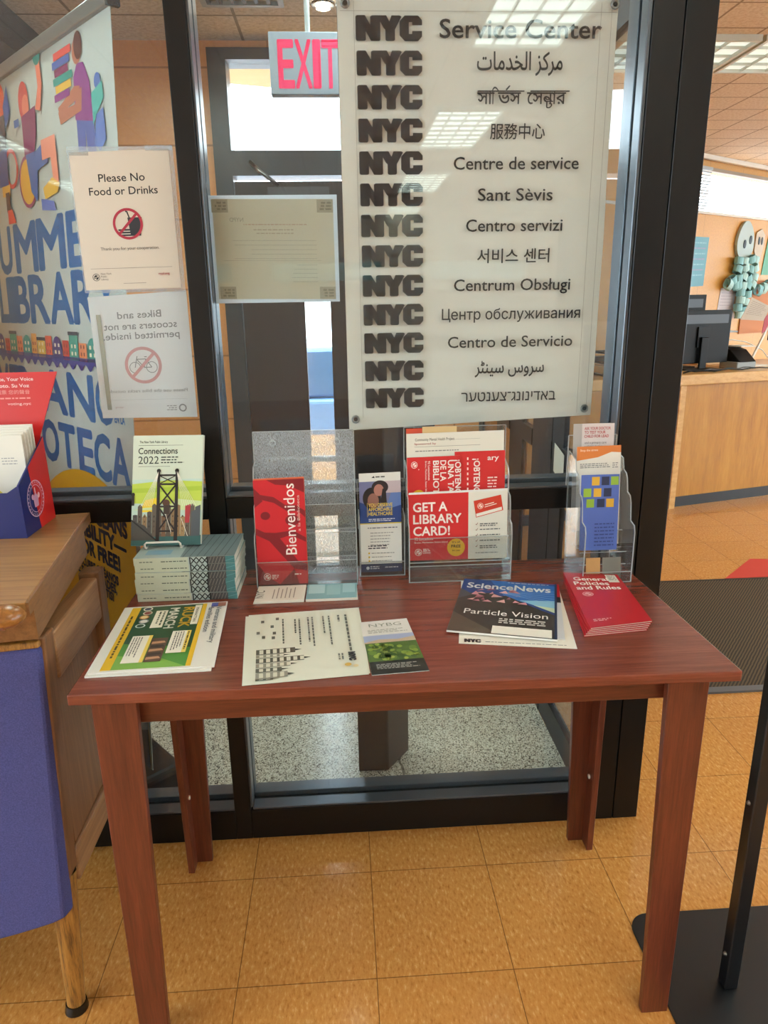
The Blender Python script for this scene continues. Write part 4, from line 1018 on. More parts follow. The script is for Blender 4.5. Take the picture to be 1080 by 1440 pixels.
# small holder, healthcare leaflet
holder('small single clear holder with the blue healthcare leaflet', .298, .405, .052, .088, .104, 1.03, [(.052, ZB, .842)], [(.052, ZB), (.052, .945), (.058, .955), (.096, .96), (.090, ZB)], keys=False)
def health(p):
    p.rect(0, .118, .1, .218, '#6f7296'); p.poly([(0, .118), (.1, .118), (.1, .20), (.05, .15), (.0, .17)], '#26407c'); p.poly([(.062, .15), (.1, .16), (.1, .205), (.08, .2)], '#5c77b0'); p.rect(.05, .19, .1, .218, '#b8a7ac')
    p.circ(.030, .178, .022, '#231d20', .026); p.circ(.050, .204, .020, '#2b2326', .016); p.circ(.033, .172, .0135, '#8a5f55', .018); p.circ(.047, .197, .012, '#a87468', .014); p.poly([(.05, .165), (.066, .16), (.064, .20), (.056, .2)], '#231d20')
    for i, s_ in enumerate(('YOU DESERVE', 'AFFORDABLE', 'HEALTHCARE')): p.text(s_, .021, .158-.0105*i, .0115, '#d9bf5a', 'L', .025, .058)
    p.rect(.018, .134, .0188, .168, '#d9bf5a'); p.greek(.021, .127, .085, .002, '#c9d0e2', 2, 2); p.rect(0, .1165, .1, .119, '#c9b23a')
    p.text('', .0, .0, .01, K); p.poly([(.03, .227), (.036, .231), (.038, .226)], K); p.greek(.04, .227, .062, .003, '#555'); p.greek(.018, .106, .09, .0022, '#556')
    p.greek(.024, .094, .08, .0018, '#888', 5, 4.0); p.greek(.018, .062, .075, .0026, '#334', 2, 2.1); p.greek(.026, .045, .085, .0018, '#888', 3, 5.2)
    for i in range(3): p.circ(.02, .046-.0094*i, .0022, '#d9b42a')
    p.rect(0, 0, .1, .020, '#2b3a5c'); p.circ(.016, .010, .004, '#d8dbe2'); p.greek(.022, .012, .05, .0022, '#c9cfda', 2, 2); p.greek(.058, .010, .09, .0022, '#c9cfda')
upright('leaflet', 'narrow healthcare leaflet with a blue family photo in the small clear holder', 'leaflet', (.3015, .060, ZB+.008), (.3985, .060, ZB+.008), (.3985, .091, 1.050), (.3015, .091, 1.048), .0008, M_gloss, .1, .238, health)
# wide holder, library cards
holder('wide clear tiered holder filled with red library card leaflets', .409, .646, .002, .084, .106, 1.150,
       [(.002, ZB, .846), (.026, .846, .905), (.052, .905, .965)],
       [(.002, ZB), (.002, .925), (.008, .94), (.024, .945), (.026, .985), (.032, 1.0), (.050, 1.005), (.052, 1.045), (.060, 1.06), (.100, 1.075), (.086, ZB)], keys=False)
RED = '#c32a2b'
def getcard(p):
    p.rect(0, 0, .14, .158, RED); p.rect(.14, 0, .232, .158, '#d3d0c3')
    for i, (s_, wd) in enumerate((('GET A', .079), ('LIBRARY', .112), ('CARD!', .085))): p.text(s_, .011, .117-.0285*i, .0305, '#ece4dc', 'L', .022, wd)
    p.text('92 Locations', .013, .049, .009, '#ecd8d0', 'L', .02, .044); p.text('Bronx, Manhattan, Staten Island', .013, .0415, .006, '#ecd8d0', 'L', .01, .078)
    p.circ(.111, .029, .021, '#dbae22'); p.text("It's all", .111, .040, .006, K, 'C', .01, .018); p.text('FREE', .111, .029, .0095, K, 'C', .02, .022); p.text('for you', .111, .020, .006, K, 'C', .01, .018)
    lib_logo(p, .022, .020, .0085, '#ecdcd4', RED); p.text('Library', .033, .0165, .008, '#ecdcd4', 'L', .01, .018); p.greek(.033, .026, .05, .0022, '#ecdcd4', 2, 1.7)
    p.poly([(.152, .137), (.158, .098), (.222, .113), (.216, .149)], '#c33a28'); p.poly([(.159, .100), (.219, .114), (.218, .121), (.158, .107)], '#dcd6c8'); lib_logo(p, .168, .125, .007, '#e8d8cc', '#c33a28'); p.line(.178, .127, .2, .132, .002, '#e8d8cc'); p.line(.178, .122, .206, .129, .0016, '#e8d8cc')
    for i in range(5): p.line(.157, .083-.013*i, .159, .081-.013*i, .0012, '#8a5a52'); p.line(.159, .081-.013*i, .162, .086-.013*i, .0012, '#8a5a52'); p.greek(.167, .082-.013*i, .215, .0022, '#55565a', 2 if i in (0, 4) else 1, 2)
    p.greek(.157, .014, .21, .002, '#777')
for k in range(4):
    d = Vector((.0005*(3-k), .0016*(3-k), .0012*(3-k)))
    upright('leaflet', ('rearmost', 'third from the front', 'second from the front', 'front')[k] + ' of the get a library card leaflets in the low tier', 'leaflet', Vector((.4125, .0325, .8505))+d, Vector((.6415, .0325, .8495))+d, Vector((.6415, .044, 1.010))+d, Vector((.4125, .044, 1.006))+d, .0011, M_gloss, .232, .158, getcard if k == 3 else None, 'get a library card leaflets')
def obtenga(p):
    p.rect(0, 0, .132, .18, RED)
    lib_logo(p, .018, .162, .008, '#ecdcd4', RED); p.greek(.028, .150, .03, .002, '#ecdcd4')
    for u, s_, wd in ((.120, '¡OBTENGA', .094), (.102, 'UNA TARJETA', .13), (.083, 'DE LA', .048), (.065, 'BIBLIOTECA!', .125)): p.text(s_, u, .170, .0205, '#ece4dc', 'L', .022, wd, -PI/2)
    p.text('92 Locaciones', .052, .170, .008, '#ecd8d0', 'L', .02, .045, -PI/2); p.text('Bronx, Manhattan, Staten Island', .045, .170, .006, '#ecd8d0', 'L', .01, .078, -PI/2)
    p.circ(.028, .085, .018, '#dbae22')
def obtenga2(p):
    p.rect(0, 0, .11, .19, RED); p.text('¡OBTENGA', .042, .172, .019, '#ece4dc', 'L', .022, .094, -PI/2); p.text('ary', .072, .168, .017, '#ece4dc', 'L', .015, .024)
    for i in range(10): p.rect(.027, .17-.012*i, .030, .176-.012*i, '#ecd8d0')
    p.greek(.072, .125, .096, .003, '#ecd0c8', 4, 2.4)
upright('leaflet', 'right-hand red leaflet with sideways Spanish words and library lettering, in the middle tier', 'leaflet', (.523, .0622, .910), (.6405, .0622, .910), (.6405, .0785, 1.097), (.523, .0785, 1.096), .001, M_gloss, .11, .19, obtenga2)
upright('leaflet', 'left-hand red leaflet with sideways Spanish words in the middle tier', 'leaflet', (.4125, .0588, .910), (.535, .0588, .910), (.535, .075, 1.088), (.4125, .075, 1.086), .001, M_gloss, .132, .18, lambda p: (obtenga(p)))
def health2(p): p.rect(0, 0, .225, .22, '#d2cfc2'); p.text('Community Mental Health Project', .02, .202, .009, '#55524c', 'L', .01, .09); p.text('Sponsored by', .018, .193, .007, '#a0524c', 'L', .01, .05); p.rect(.018, .188, .17, .1886, '#444'); p.rect(.1, .203, .17, .2034, '#666'); p.greek(.02, .177, .12, .0022, '#777')
upright('flyer', 'white flyer about a health project behind the red leaflets', 'flyer', (.4125, .0690, .925), (.6385, .0690, .925), (.6385, .0870, 1.142), (.4125, .0870, 1.139), .0008, M_paper, .225, .22, health2)
upright('flyer', 'pale cream sheet standing behind the health project flyer', 'flyer', (.45, .0735, .925), (.5295, .0735, .925), (.5295, .0935, 1.153), (.45, .0935, 1.153), .0007, mat('buff_paper', '#c9ad7c', .6), .225, .22)
upright('flyer', 'orange red sheet rearmost in the wide clear holder', 'flyer', (.413, .0765, .925), (.513, .0765, .925), (.513, .0965, 1.150), (.413, .0965, 1.149), .0007, mat('orange_red_paper', '#c2492f', .5), .225, .22)
# tall single holder at the right
holder('tall single clear tiered holder at the right back of the table', .800, .914, -.040, .092, .112, 1.120,
       [(-.040, ZB, .832), (-.006, .838, .868), (.026, .868, .91), (.056, .90, .94)],
       [(-.040, ZB), (-.040, .925), (-.034, .94), (-.012, .945), (-.006, .985), (.002, 1.0), (.018, 1.005), (.026, 1.035), (.034, 1.045), (.050, 1.05), (.058, 1.075), (.108, 1.085), (.094, ZB)], keys=False)
def doctor(p):
    p.rect(0, 0, .02, .25, '#a9a4a0'); 
    for i, (s_, wd) in enumerate((('ASK YOUR DOCTOR', .062), ('TO TEST YOUR', .050), ('CHILD FOR LEAD', .058))): p.text(s_, .026, .235-.0095*i, .0095, '#b24a52', 'L', .02, wd)
    p.text('and a primary care', .027, .201, .0085, '#55504e', 'L', 0, .052); p.text('pediatric doctor', .027, .192, .0085, '#55504e', 'L', 0, .042)
upright('leaflet', 'pink and white lead test leaflet rearmost in the tall right holder', 'leaflet', (.805, .077, .91), (.902, .077, .91), (.902, .099, 1.150), (.805, .099, 1.150), .0008, mat('pinkish_paper', '#cdc4c2', .5), .097, .25, doctor)
def orange(p):
    p.poly([(0, .215), (.05, .222), (.082, .234), (.105, .232), (.105, .25), (0, .25)], '#d07a3c'); p.text('Stop the stress', .008, .238, .0075, '#f0d8c0', 'L', .01, .042); p.greek(.008, .205, .08, .002, '#777', 3, 2.2); p.greek(.085, .205, .1, .002, '#777', 3, 2.6)
upright('leaflet', 'white leaflet with an orange top band in the tall right holder', 'leaflet', (.8065, .041, .872), (.9105, .041, .872), (.9105, .071, 1.103), (.8065, .071, 1.101), .0010, M_paper, .105, .25, orange)
def bluecard(p):
    p.rect(0, 0, .094, .18, '#5068b0'); Yl, Gn, Nv = '#d3a63a', '#8fb23f', '#2a3350'
    for (u, v, c) in ((.026, .155, Yl), (.050, .155, Nv), (.073, .155, Gn), (.006, .128, Gn), (.031, .128, Yl), (.056, .128, Nv), (.014, .103, Gn), (.040, .103, Nv), (.063, .103, Yl)): p.rect(u, v, u+.019, v+.020, c)
    for i in range(7): p.greek(.036, .062-.0085*i, .085, .0028, '#32427e')
upright('leaflet', 'blue leaflet with yellow, green and navy squares in the tall right holder', 'leaflet', (.8045, .005, .8705), (.8925, .005, .8705), (.8925, .022, 1.046), (.8045, .022, 1.046), .0012, mat('blue_card', '#5068b0', .4), .094, .18, bluecard)
for k, (a, c_, m_) in enumerate(((.812, .845, mat('tan_card', '#b58b56', .5)), (.850, .893, mat('grey_card', '#6d6c64', .6)))):
    upright('leaflet', ('small tan card low in the tall right holder', 'small grey card low in the tall right holder')[k], 'leaflet', (a, -.030, .8140), (c_, -.030, .8140), (c_, -.022, .862), (a, -.022, .862), .0008, m_, 1, 1)

# ================================================================== OAK COUNTER, VOTER BOX, CHAIR
dk = thing('oak_counter', 'oak topped counter at the far left edge with a rounded nosing', 'desk', (-.7, -.2, 0))
dA = math.radians(8.3); XD = Matrix.Translation((-.259, -.405, 0)) @ Matrix.Rotation(dA, 4, 'Z')
b = MB(); b.prism([(0, .0), (0, .538), (-1.4, .538), (-1.4, .0)], 'z', .942, .965, M_oak_x, XD); b.build('worktop', dk, .0015, 1)
b = MB(); b.box(.0002, .004, 0, .538, .9422, .9645, M_oak_y, XD); b.build('edge_band', dk)
b = MB()
prof = [(-.004, .927), (-.022, .929), (-.031, .938), (-.033, .948), (-.030, .959), (-.022, .966), (-.004, .9665)]
b.prism(prof, 'x', -1.4, -.030, M_oak_nose, XD)
# rounded end of the nosing
pr_ = [(-(.03)*math.sin(a), .9475+.0195*math.cos(a)) for a in [PI*i/10 for i in range(11)]]
vs = []; fs = []; m_ = 8
for j in range(m_+1):
    th = PI/2*j/m_
    for (r_, z_) in pr_: vs.append(XD @ Vector((-.030+abs(r_)*math.sin(th), -.004-abs(r_)*math.cos(th), z_)))
for j in range(m_):
    for i in range(10): a = j*11+i; fs.append((a, a+11, a+12, a+1))
b.add(vs, fs, M_oak_nose, True); b.build('nosing', dk)
b = MB(); b.box(-1.36, -.006, .055, .50, .874, .9415, M_oak_y, XD); b.build('apron', dk)
b = MB(); b.box(-1.36, -1.32, .03, .50, 0, .8735, M_oak_z, XD); b.build('end_panel', dk)
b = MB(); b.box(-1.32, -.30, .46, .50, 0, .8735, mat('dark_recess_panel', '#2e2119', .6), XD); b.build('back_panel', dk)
# voter registration box
ZD = .9655
vb = thing('literature_box', 'red, white and blue cardboard box of voter forms on the oak counter', 'box', (-.50, .02, ZD))
Fp = Vector((-.399, -.058, ZD)); Bp = Vector((-.399, .096, ZD)); NAVY = mat('navy_card', '#1c2460', .35); REDC = mat('red_card', '#c2211f', .35)
xl = -.72; T_ = .003
b = MB(); b.slab([(xl, -.058, ZD), Fp, Fp+Vector((-.004, 0, .112)), (-.425, -.058, ZD+.098), (xl, -.058, ZD+.098)], (0, -1, 0), T_, NAVY)
p = Page(b, (xl, -.058, ZD), Fp, Fp+Vector((0, 0, .13)), (xl, -.058, ZD+.13), -xl-.399, .13); p.text('NYC VOTES', .262, .060, .02, '#d8dbe6', 'R', .02, .22)
b.build('front_panel', vb)
b = MB(); s0 = Fp+Vector((.0003, 0, 0)); yv = Vector((0, 1, 0)); zv = Vector((0, 0, 1))
pts = [s0, s0+yv*.154, s0+yv*.150+zv*.188, s0-yv*.002+zv*.114]
b.slab(pts, (1, 0, 0), T_, NAVY)
p = Page(b, s0, s0+yv*.154, s0+yv*.154+zv*.19, s0+zv*.19, .154, .19)
p.poly([(.074, 0), (.154, 0), (.150, .188), (.052, .139)], REDC)
p.ring(.068, .068, .042, .0022, '#c9a8b8', rv=.040); p.ring(.068, .068, .031, .0012, '#c9a8b8', rv=.030)
for i in range(26):
    a = 2*PI*i/26; p.line(.068+.0345*math.cos(a), .068+.033*math.sin(a), .068+.039*math.cos(a), .068+.037*math.sin(a), .0022, '#c9a8b8'); p.k -= 1
p.k += 1; p.poly([(.058, .05), (.078, .05), (.08, .07), (.068, .082), (.056, .07)], '#b98ba4'); p.circ(.054, .074, .006, '#b98ba4'); p.circ(.083, .072, .006, '#d6a8a8'); p.line(.068, .08, .068, .092, .004, '#d6b0b4')
b.build('side_panel', vb)
b = MB(); b.slab([(xl, .094, ZD), (-.4005, .094, ZD), (-.4045, .094, ZD+.190), (-.354, .108, ZD+.328), (xl, .108, ZD+.328), (xl, .094, ZD+.19)], (0, -1, .06), T_, REDC)
p = Page(b, (xl, .0935, ZD+.19), (-.354, .0935, ZD+.19), (-.354, .1075, ZD+.328), (xl, .1075, ZD+.328), -xl-.354, .138, lift=.0006)
e_ = -xl-.354
p.text('Your Vote, Your Voice', e_-.052, .120, .0105, '#ecd0cc', 'R', .02, .115); p.text('Su Voto. Su Voz', e_-.062, .106, .0105, '#ecd0cc', 'R', .02, .088); p.text('您的選票 您的聲音', e_-.062, .092, .010, '#e09a92', 'R', .0, .095); p.greek(e_-.15, .081, e_-.062, .003, '#e0958c'); p.text('voting.nyc', e_-.062, .068, .008, '#ecc4be', 'R', .01, .05)
b.build('back_panel', vb)
for k in range(5):
    y = .018+.010*k; xr = -.412+.002*k; h_ = .205+.004*k
    b = MB(); c4 = [(-.66, y, ZD+.004), (xr, y, ZD+.004), (xr, y, ZD+h_), (-.66, y, ZD+h_)]; sheet(b, *c4, .004, M_paper)
    if k == 0:
        p = Page(b, *c4, .248, .2); p.rect(.145, .16, .158, .176, '#5a6a9a'); p.poly([(.15, .10), (.158, .108), (.206, .06), (.198, .05)], '#d8c43a'); p.greek(.20, .15, .235, .002, '#999', 3, 3)
    o = b.build('form'); tag(o, 'cream voter form, ' + ('frontmost', 'second from the front', 'middle one', 'second from the back', 'rearmost')[k] + ' in the red and blue box', 'form', 'voter forms in the box')
# chair under the counter
ch = thing('armchair', 'worn oak chair with blue fabric back and panelled side under the counter', 'chair', (-.52, -.12, 0))
M_blue = mat('blue_upholstery', '#4a4d86', .85); t_, b_ = nt(M_blue)
t_.links.new(ramp(t_, noise(t_, coords(t_), 420, 2, .8), [(.35, '#363a70'), (.65, '#4a4e88')]), b_.inputs['Base Color'])
M_foot = mat('black_rubber_foot', '#0c0c0d', .25)
for (xa, ya, xb, yb2, top) in ((-.335, -.325, -.300, -.298, .862), (-.328, .030, -.310, .026, .860), (-.775, -.375, -.755, -.345, .862), (-.80, .0, -.775, -.02, .860)):
    b = MB(); r0, r1 = .021, .029
    pts = [(0, .018, .0185), (.12, .12, .021), (.30, .30, .0245), (.345, .345, .026)]
    f = lambda z: (xa+(xb-xa)*z/top, ya+(yb2-ya)*z/top, z)
    for (z0_, _, ra), (z1_, _, rb2) in zip(pts, pts[1:]): b.cyl(f(max(z0_, .018)), f(z1_), ra, M_oak_worn, rb2, caps=False)
    g = .022
    q0 = f(.34); q1 = f(top)
    b.hexa([(q0[0]-g, q0[1]-g, q0[2]), (q0[0]+g, q0[1]-g, q0[2]), (q0[0]+g, q0[1]+g, q0[2]), (q0[0]-g, q0[1]+g, q0[2])], [(q1[0]-g, q1[1]-g, q1[2]), (q1[0]+g, q1[1]-g, q1[2]), (q1[0]+g, q1[1]+g, q1[2]), (q1[0]-g, q1[1]+g, q1[2])], M_oak_z)
    l = b.build('leg', ch, .004, 2)
    b = MB(); b.cyl(f(0.0), f(.019), .024, M_foot, .021); b.build('rubber_foot', l, .003, 2)
def along(x0, y0, x1, y1, z0, z1, th, mt, name, bev=.003):
    d = Vector((x1-x0, y1-y0, 0)).normalized(); n = Vector((-d.y, d.x, 0))*th/2; a = Vector((x0, y0, 0)); c = Vector((x1, y1, 0))
    b = MB(); b.hexa([a-n+zv*z0, c-n+zv*z0, c+n+zv*z0, a+n+zv*z0], [a-n+zv*z1, c-n+zv*z1, c+n+zv*z1, a+n+zv*z1], mt); return b.build(name, ch, bev, 2)
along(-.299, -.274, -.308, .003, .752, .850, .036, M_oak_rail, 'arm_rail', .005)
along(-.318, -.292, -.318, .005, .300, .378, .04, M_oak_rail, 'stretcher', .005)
along(-.309, -.275, -.314, .003, .379, .7515, .010, M_oak_z, 'side_panel', .001)  # darker oak than the rail, painting in the shaded gap behind it
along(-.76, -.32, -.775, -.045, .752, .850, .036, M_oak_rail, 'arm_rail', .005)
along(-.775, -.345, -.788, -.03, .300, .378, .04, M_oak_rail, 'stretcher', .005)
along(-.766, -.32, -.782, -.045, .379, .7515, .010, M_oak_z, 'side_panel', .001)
# blue back with a curved lower edge
bot = [(-.300-.45*i/14, .272-.034*math.sin(PI*min(1, i/14))) for i in range(15)]
prof = bot+[(-.744, .845), (-.284, .845)]
b = MB(); b.hexa([(x-.0105 if z < .5 and i < 1 else x, -.362+.03*(z-.25)/.6-.11*(-.3-x)*.9, z) for i, (x, z) in enumerate(prof)], [(x, -.334+.03*(z-.25)/.6-.11*(-.3-x)*.9, z) for x, z in prof], M_blue); b.build('back_upholstery', ch, .006, 2)
b = MB(); b.box(-.74, -.345, -.28, -.02, .40, .47, M_blue); b.build('seat', ch, .02, 3)
b = MB(); b.hexa([(-.744, -.409, .8455), (-.284, -.332, .8455), (-.284, -.300, .8455), (-.744, -.38, .8455)], [(-.744, -.409, .858), (-.286, -.330, .858), (-.286, -.302, .858), (-.744, -.38, .858)], M_oak_worn); b.build('top_rail', ch, .004, 2)

# ================================================================== SIGN STAND, MAT, RED MAT
ss = thing('sign_stand', 'black square pole sign stand on a rounded plate, cut off at the right edge', 'sign stand', (1.2, -.45, 0))
M_bl = mat('black_powder_coat', '#131417', .35)
def rrect(x0, x1, y0, y1, r, n=8):
    o = []
    for cx_, cy_, a in ((x1-r, y1-r, 0), (x0+r, y1-r, PI/2), (x0+r, y0+r, PI), (x1-r, y0+r, 1.5*PI)):
        o += [(cx_+r*math.cos(a+PI/2*i/n), cy_+r*math.sin(a+PI/2*i/n)) for i in range(n+1)]
    return o
b = MB(); b.prism(rrect(.910, 1.47, -.78, -.185, .05), 'z', .0003, .006, M_bl); b.build('base_plate', ss, .0015, 2)
b = MB(); b.box(1.045, 1.074, -.392, -.363, .0062, 1.35, M_bl); po = b.build('pole', ss, .002, 1)
for z in (.09, .47):
    b = MB(); b.cyl((1.0445, -.377, z), (1.040, -.377, z), .005, M_steel, .003, n=12); b.build('bolt', po)
b = MB(); b.box(.95, 1.19, -.395, -.383, 1.36, 1.72, M_bl); b.build('sign_holder', ss)
mt = thing('floor_mat', 'large dark brown ribbed entrance mat with a grey rubber edge', 'mat', (2.4, 1.3, 0))
M_mat = mat('ribbed_brown_matting', '#3a2f22', .95); t_, b_ = nt(M_mat)
wv_ = N(t_, 'ShaderNodeTexWave'); wv_.inputs['Scale'].default_value = 28; wv_.inputs['Distortion'].default_value = 1.5; wv_.inputs['Detail'].default_value = 2
t_.links.new(coords(t_, rot=(0, 0, .7)), wv_.inputs['Vector']); nz = noise(t_, coords(t_), 300, 2)
t_.links.new(ramp(t_, math_(t_, 'ADD', math_(t_, 'MULTIPLY', wv_.outputs[0], .6), math_(t_, 'MULTIPLY', nz, .4)), [(.25, '#2b2217'), (.75, '#5b4a33')]), b_.inputs['Base Color'])
b = MB(); b.box(1.24, 3.6, .80, 1.83, .0003, .008, M_mat); b.build('matting', mt)
b = MB(); M_medge = mat('grey_rubber_edging', '#55565a', .5); b.box(1.24, 3.6, .765, .7998, .0003, .009, M_medge); b.box(1.24, 3.6, 1.8302, 1.845, .0003, .009, mat('dark_rubber_edging', '#2a2622', .6)); b.box(1.205, 1.2398, .765, 1.845, .0003, .009, M_medge); b.build('edging', mt)
b = MB(); b.prism([(2.26, 1.86), (2.55, 2.13), (3.3, 2.02), (3.2, 1.86)], 'z', .0003, .004, mat('red_mat', '#c33a2c', .8)); tag(b.build('red_mat'), 'bright red mat on the floor beyond the brown entrance mat', 'mat')

# ================================================================== RECEPTION DESK
XR = Matrix.Translation((2.547, 3.156, 0)) @ Matrix.Rotation(math.radians(15.6), 4, 'Z')
rd = thing('reception_desk', 'long golden oak reception desk at the right behind the entrance mat', 'desk', (3.0, 3.5, 0))
b = MB(); b.box(-1.2, 3.2, -.015, .75, .862, .936, M_desk_top, XR); b.build('worktop', rd, .008, 2)
for (x0, x1) in ((-1.15, -.003), (.046, 1.05), (1.054, 2.1), (2.104, 3.15)):
    b = MB(); b.box(x0, x1, 0.01, .03, .082, .8615, M_desk_panel, XR); b.build('front_panel', rd)
b = MB(); b.box(-.0025, .0455, -.004, .03, .0, .8615, M_oak_x if 0 else M_desk_top, XR); b.build('edge_strip', rd)
b = MB(); b.box(-1.15, 3.15, .032, .05, 0, .0815, M_blackbase, XR); b.build('kickboard', rd)
b = MB(); b.box(-1.15, 3.15, .70, .74, 0, .8615, M_desk_panel, XR); b.build('rear_panel', rd)
b = MB(); b.box(-1.15, -1.11, .0505, .6995, 0, .8615, M_desk_panel, XR); b.build('end_panel', rd)
ZR = .9364
def at(x, y, z=0): return XR @ Vector((x, y, z))
def on_desk(name, label, cat, x, y, group=None): return thing(name, label, cat, at(x, y, ZR), group)
def monitor(label, x0, x1, y, z0, z1):
    t = on_desk('monitor', label, 'monitor', (x0+x1)/2, y, 'monitors on the reception desk')
    b = MB(); b.box(x0, x1, y, y+.03, z0, z1, M_blackpl, XR); b.build('screen_housing', t, .004, 2)
    b = MB(); b.box(x0+.01, x1-.01, y+.0301, y+.032, z0+.012, z1-.01, mat('dark_screen', '#0a0f16', .15), XR); b.build('screen', t)
    b = MB(); cx_ = (x0+x1)/2; b.box(cx_-.05, cx_+.05, y-.012, y-.0002, (z0+z1)/2-.07, (z0+z1)/2+.07, mat('dark_grey_plastic', '#101216', .5, spec=.25), XR); b.box(x0+.03, x1-.03, y-.003, y-.0002, z1-.09, z1-.03, mat('grey_stripe_plastic', '#3a3f47', .4), XR); b.build('rear_cover', t)
    b = MB(); b.box(cx_-.03, cx_+.03, y-.03, y-.0125, ZR+.013, (z0+z1)/2, M_blackpl, XR); b.box(cx_-.12, cx_+.12, y-.09, y+.09, ZR, ZR+.012, M_blackpl, XR); b.build('stand', t, .003, 1)
    b = MB(); b.cyl(at(x0+.06, y-.004, z1-.12), at(x0+.06, y-.0002, z1-.12), .012, M_ltgrey, n=12); b.build('label_disc', t)
monitor('black monitor seen from behind, the taller one by the dark post', .06, .54, .44, 1.00, 1.452)
monitor('second black monitor seen from behind, in front of the taller one', .08, .56, .20, .985, 1.347)
# cables
def rope(name, label, pts, r, mt_): b = MB(); b.tube([at(*q) for q in pts], r, mt_, 8); return tag(b.build(name), label, 'cable', 'cables on the reception desk')
def wig(x0, x1, y, z, amp, n=14, ph=0): return [(x0+(x1-x0)*i/n, y+amp*math.sin(i*1.1+ph), z+.012*abs(math.sin(i*.8+ph))) for i in range(n+1)]
rope('cable', 'black cable lying nearest the front edge of the reception desk', wig(.05, .95, .05, ZR+.005, .012), .004, M_blackpl)
rope('cable', 'grey cable looping behind the front cable on the reception desk', wig(.10, .70, .085, ZR+.006, .015, ph=1), .004, M_greypl)
rope('cable', 'white cable arching over the desk clutter to the right', [(.60, .33, 1.125), (.72, .33, 1.13), (.85, .33, 1.11), (.98, .30, 1.05), (1.06, .28, .96), (1.08, .27, ZR+.006)], .004, M_white_wire)
ph = on_desk('receipt_printer', 'small grey and black printer at the right of the monitors', 'printer', .70, .22)
b = MB(); b.box(.59, .76, .13, .30, ZR, ZR+.05, M_ltgrey, XR); b.build('tray', ph, .004, 1)
b = MB(); b.prism([(.12, ZR+.0505), (.31, ZR+.0505), (.31, ZR+.15), (.22, ZR+.13)], 'x', .60, .75, M_blackpl, XR); b.build('body', ph, .004, 1)
b = MB(); b.box(.635, .755, .16, .30, ZR+.152, ZR+.16, M_paper, XR); b.build('paper', ph)
pi = thing('office_chair', 'grey backed office chair behind the reception desk', 'chair', at(1.05, .98, 0))
b = MB(); b.prism([(.86, 1.31), (1.16, 1.29), (1.24, .95), (1.15, .86), (.96, .90)], 'y', .95, 1.0, M_greypl, XR); b.build('backrest', pi, .01, 2)
b = MB(); b.box(.87, 1.27, 1.005, 1.42, .46, .53, M_greypl, XR); b.build('seat', pi, .02, 2)
b = MB(); b.cyl(at(1.07, 1.2, .09), at(1.07, 1.2, .459), .03, M_blackpl); b.build('column', pi)
for k in range(5):
    a = 2*PI*k/5; b = MB(); b.hexa([at(1.07+.03*math.cos(a+s_), 1.2+.03*math.sin(a+s_), 0.05) for s_ in (-1.2, 1.2)]+[at(1.07+.3*math.cos(a+s_), 1.2+.3*math.sin(a+s_), 0) for s_ in (.07, -.07)], [at(1.07+.03*math.cos(a+s_), 1.2+.03*math.sin(a+s_), .09) for s_ in (-1.2, 1.2)]+[at(1.07+.3*math.cos(a+s_), 1.2+.3*math.sin(a+s_), .05) for s_ in (.07, -.07)], M_blackpl); b.build('leg', pi)
b = MB(); b.hexa([at(1.04, .99, .50), at(1.10, .99, .50), at(1.10, 1.003, .50), at(1.04, 1.003, .50)], [at(1.04, .99, .9), at(1.10, .99, .9), at(1.10, 1.003, .9), at(1.04, 1.003, .9)], M_blackpl); b.build('back_support', pi)
ds = on_desk('document_stand', 'slanted white document stand holding a printed page on the reception desk', 'stand', .85, .30)
b = MB(); dd = Vector((.165, .0, .33)); p0 = Vector((.82, .26, ZR+.001))
def A_(q): return XR @ Vector(q)
b.hexa([A_(p0), A_(p0+Vector((.016, 0, 0))), A_(p0+Vector((.016, .012, 0))), A_(p0+Vector((0, .012, 0)))], [A_(p0+dd), A_(p0+dd+Vector((.016, 0, 0))), A_(p0+dd+Vector((.016, .012, 0))), A_(p0+dd+Vector((0, .012, 0)))], M_paper); b.build('upright', ds)
b = MB(); b.box(.78, 1.0, .24, .36, ZR, ZR+.008, M_paper, XR); b.build('foot', ds)
b = MB(); c4 = [A_((.70, .262, 1.275)), A_((.915, .262, 1.262)), A_((.975, .272, 1.36)), A_((.79, .272, 1.428))]; sheet(b, *c4, .003, mat('off_white_page', '#b9ab9b', .6)); p = Page(b, *c4, .2, .15); p.greek(.02, .13, .18, .003, '#8a7c70', 8, 4.2)
b.build('page', ds)
b = MB(); c4 = [A_((.915, .262, 1.17)), A_((1.15, .262, 1.30)), A_((1.15, .266, 1.42)), A_((.93, .266, 1.29))]; sheet(b, *c4, .003, mat('crimson_folder', '#a82f3c', .5)); b.build('folder', ds)
# things on the rear shelf
sh = thing('book_rack', 'low wooden rack of books and papers behind the monitors', 'rack', at(.75, .62, ZR))
b = MB(); b.box(.62, .98, .55, .72, ZR, ZR+.012, M_desk_top, XR); b.box(.62, .98, .55, .72, 1.17, 1.182, M_ltgrey, XR); b.box(.80, .815, .55, .72, ZR+.0125, 1.1695, M_desk_top, XR); b.box(.875, .89, .55, .72, ZR+.0125, 1.1695, M_desk_top, XR); b.build('shelf', sh)
for k, (x0, c, h_, lab) in enumerate(((.690, '#c9c4bd', .135, 'white'), (.722, '#8c2748', .14, 'purple'), (.748, '#b8504a', .13, 'red'), (.774, '#c4835a', .14, 'tan'))):
    b = MB(); b.box(x0, x0+.024, .57, .70, 1.1824, 1.1824+h_, mat('spine_'+lab, c, .5), XR); tag(b.build('book', None, .002, 1), '%s spined book standing on the rack beside the monitors' % lab, 'book', 'books on the rack')
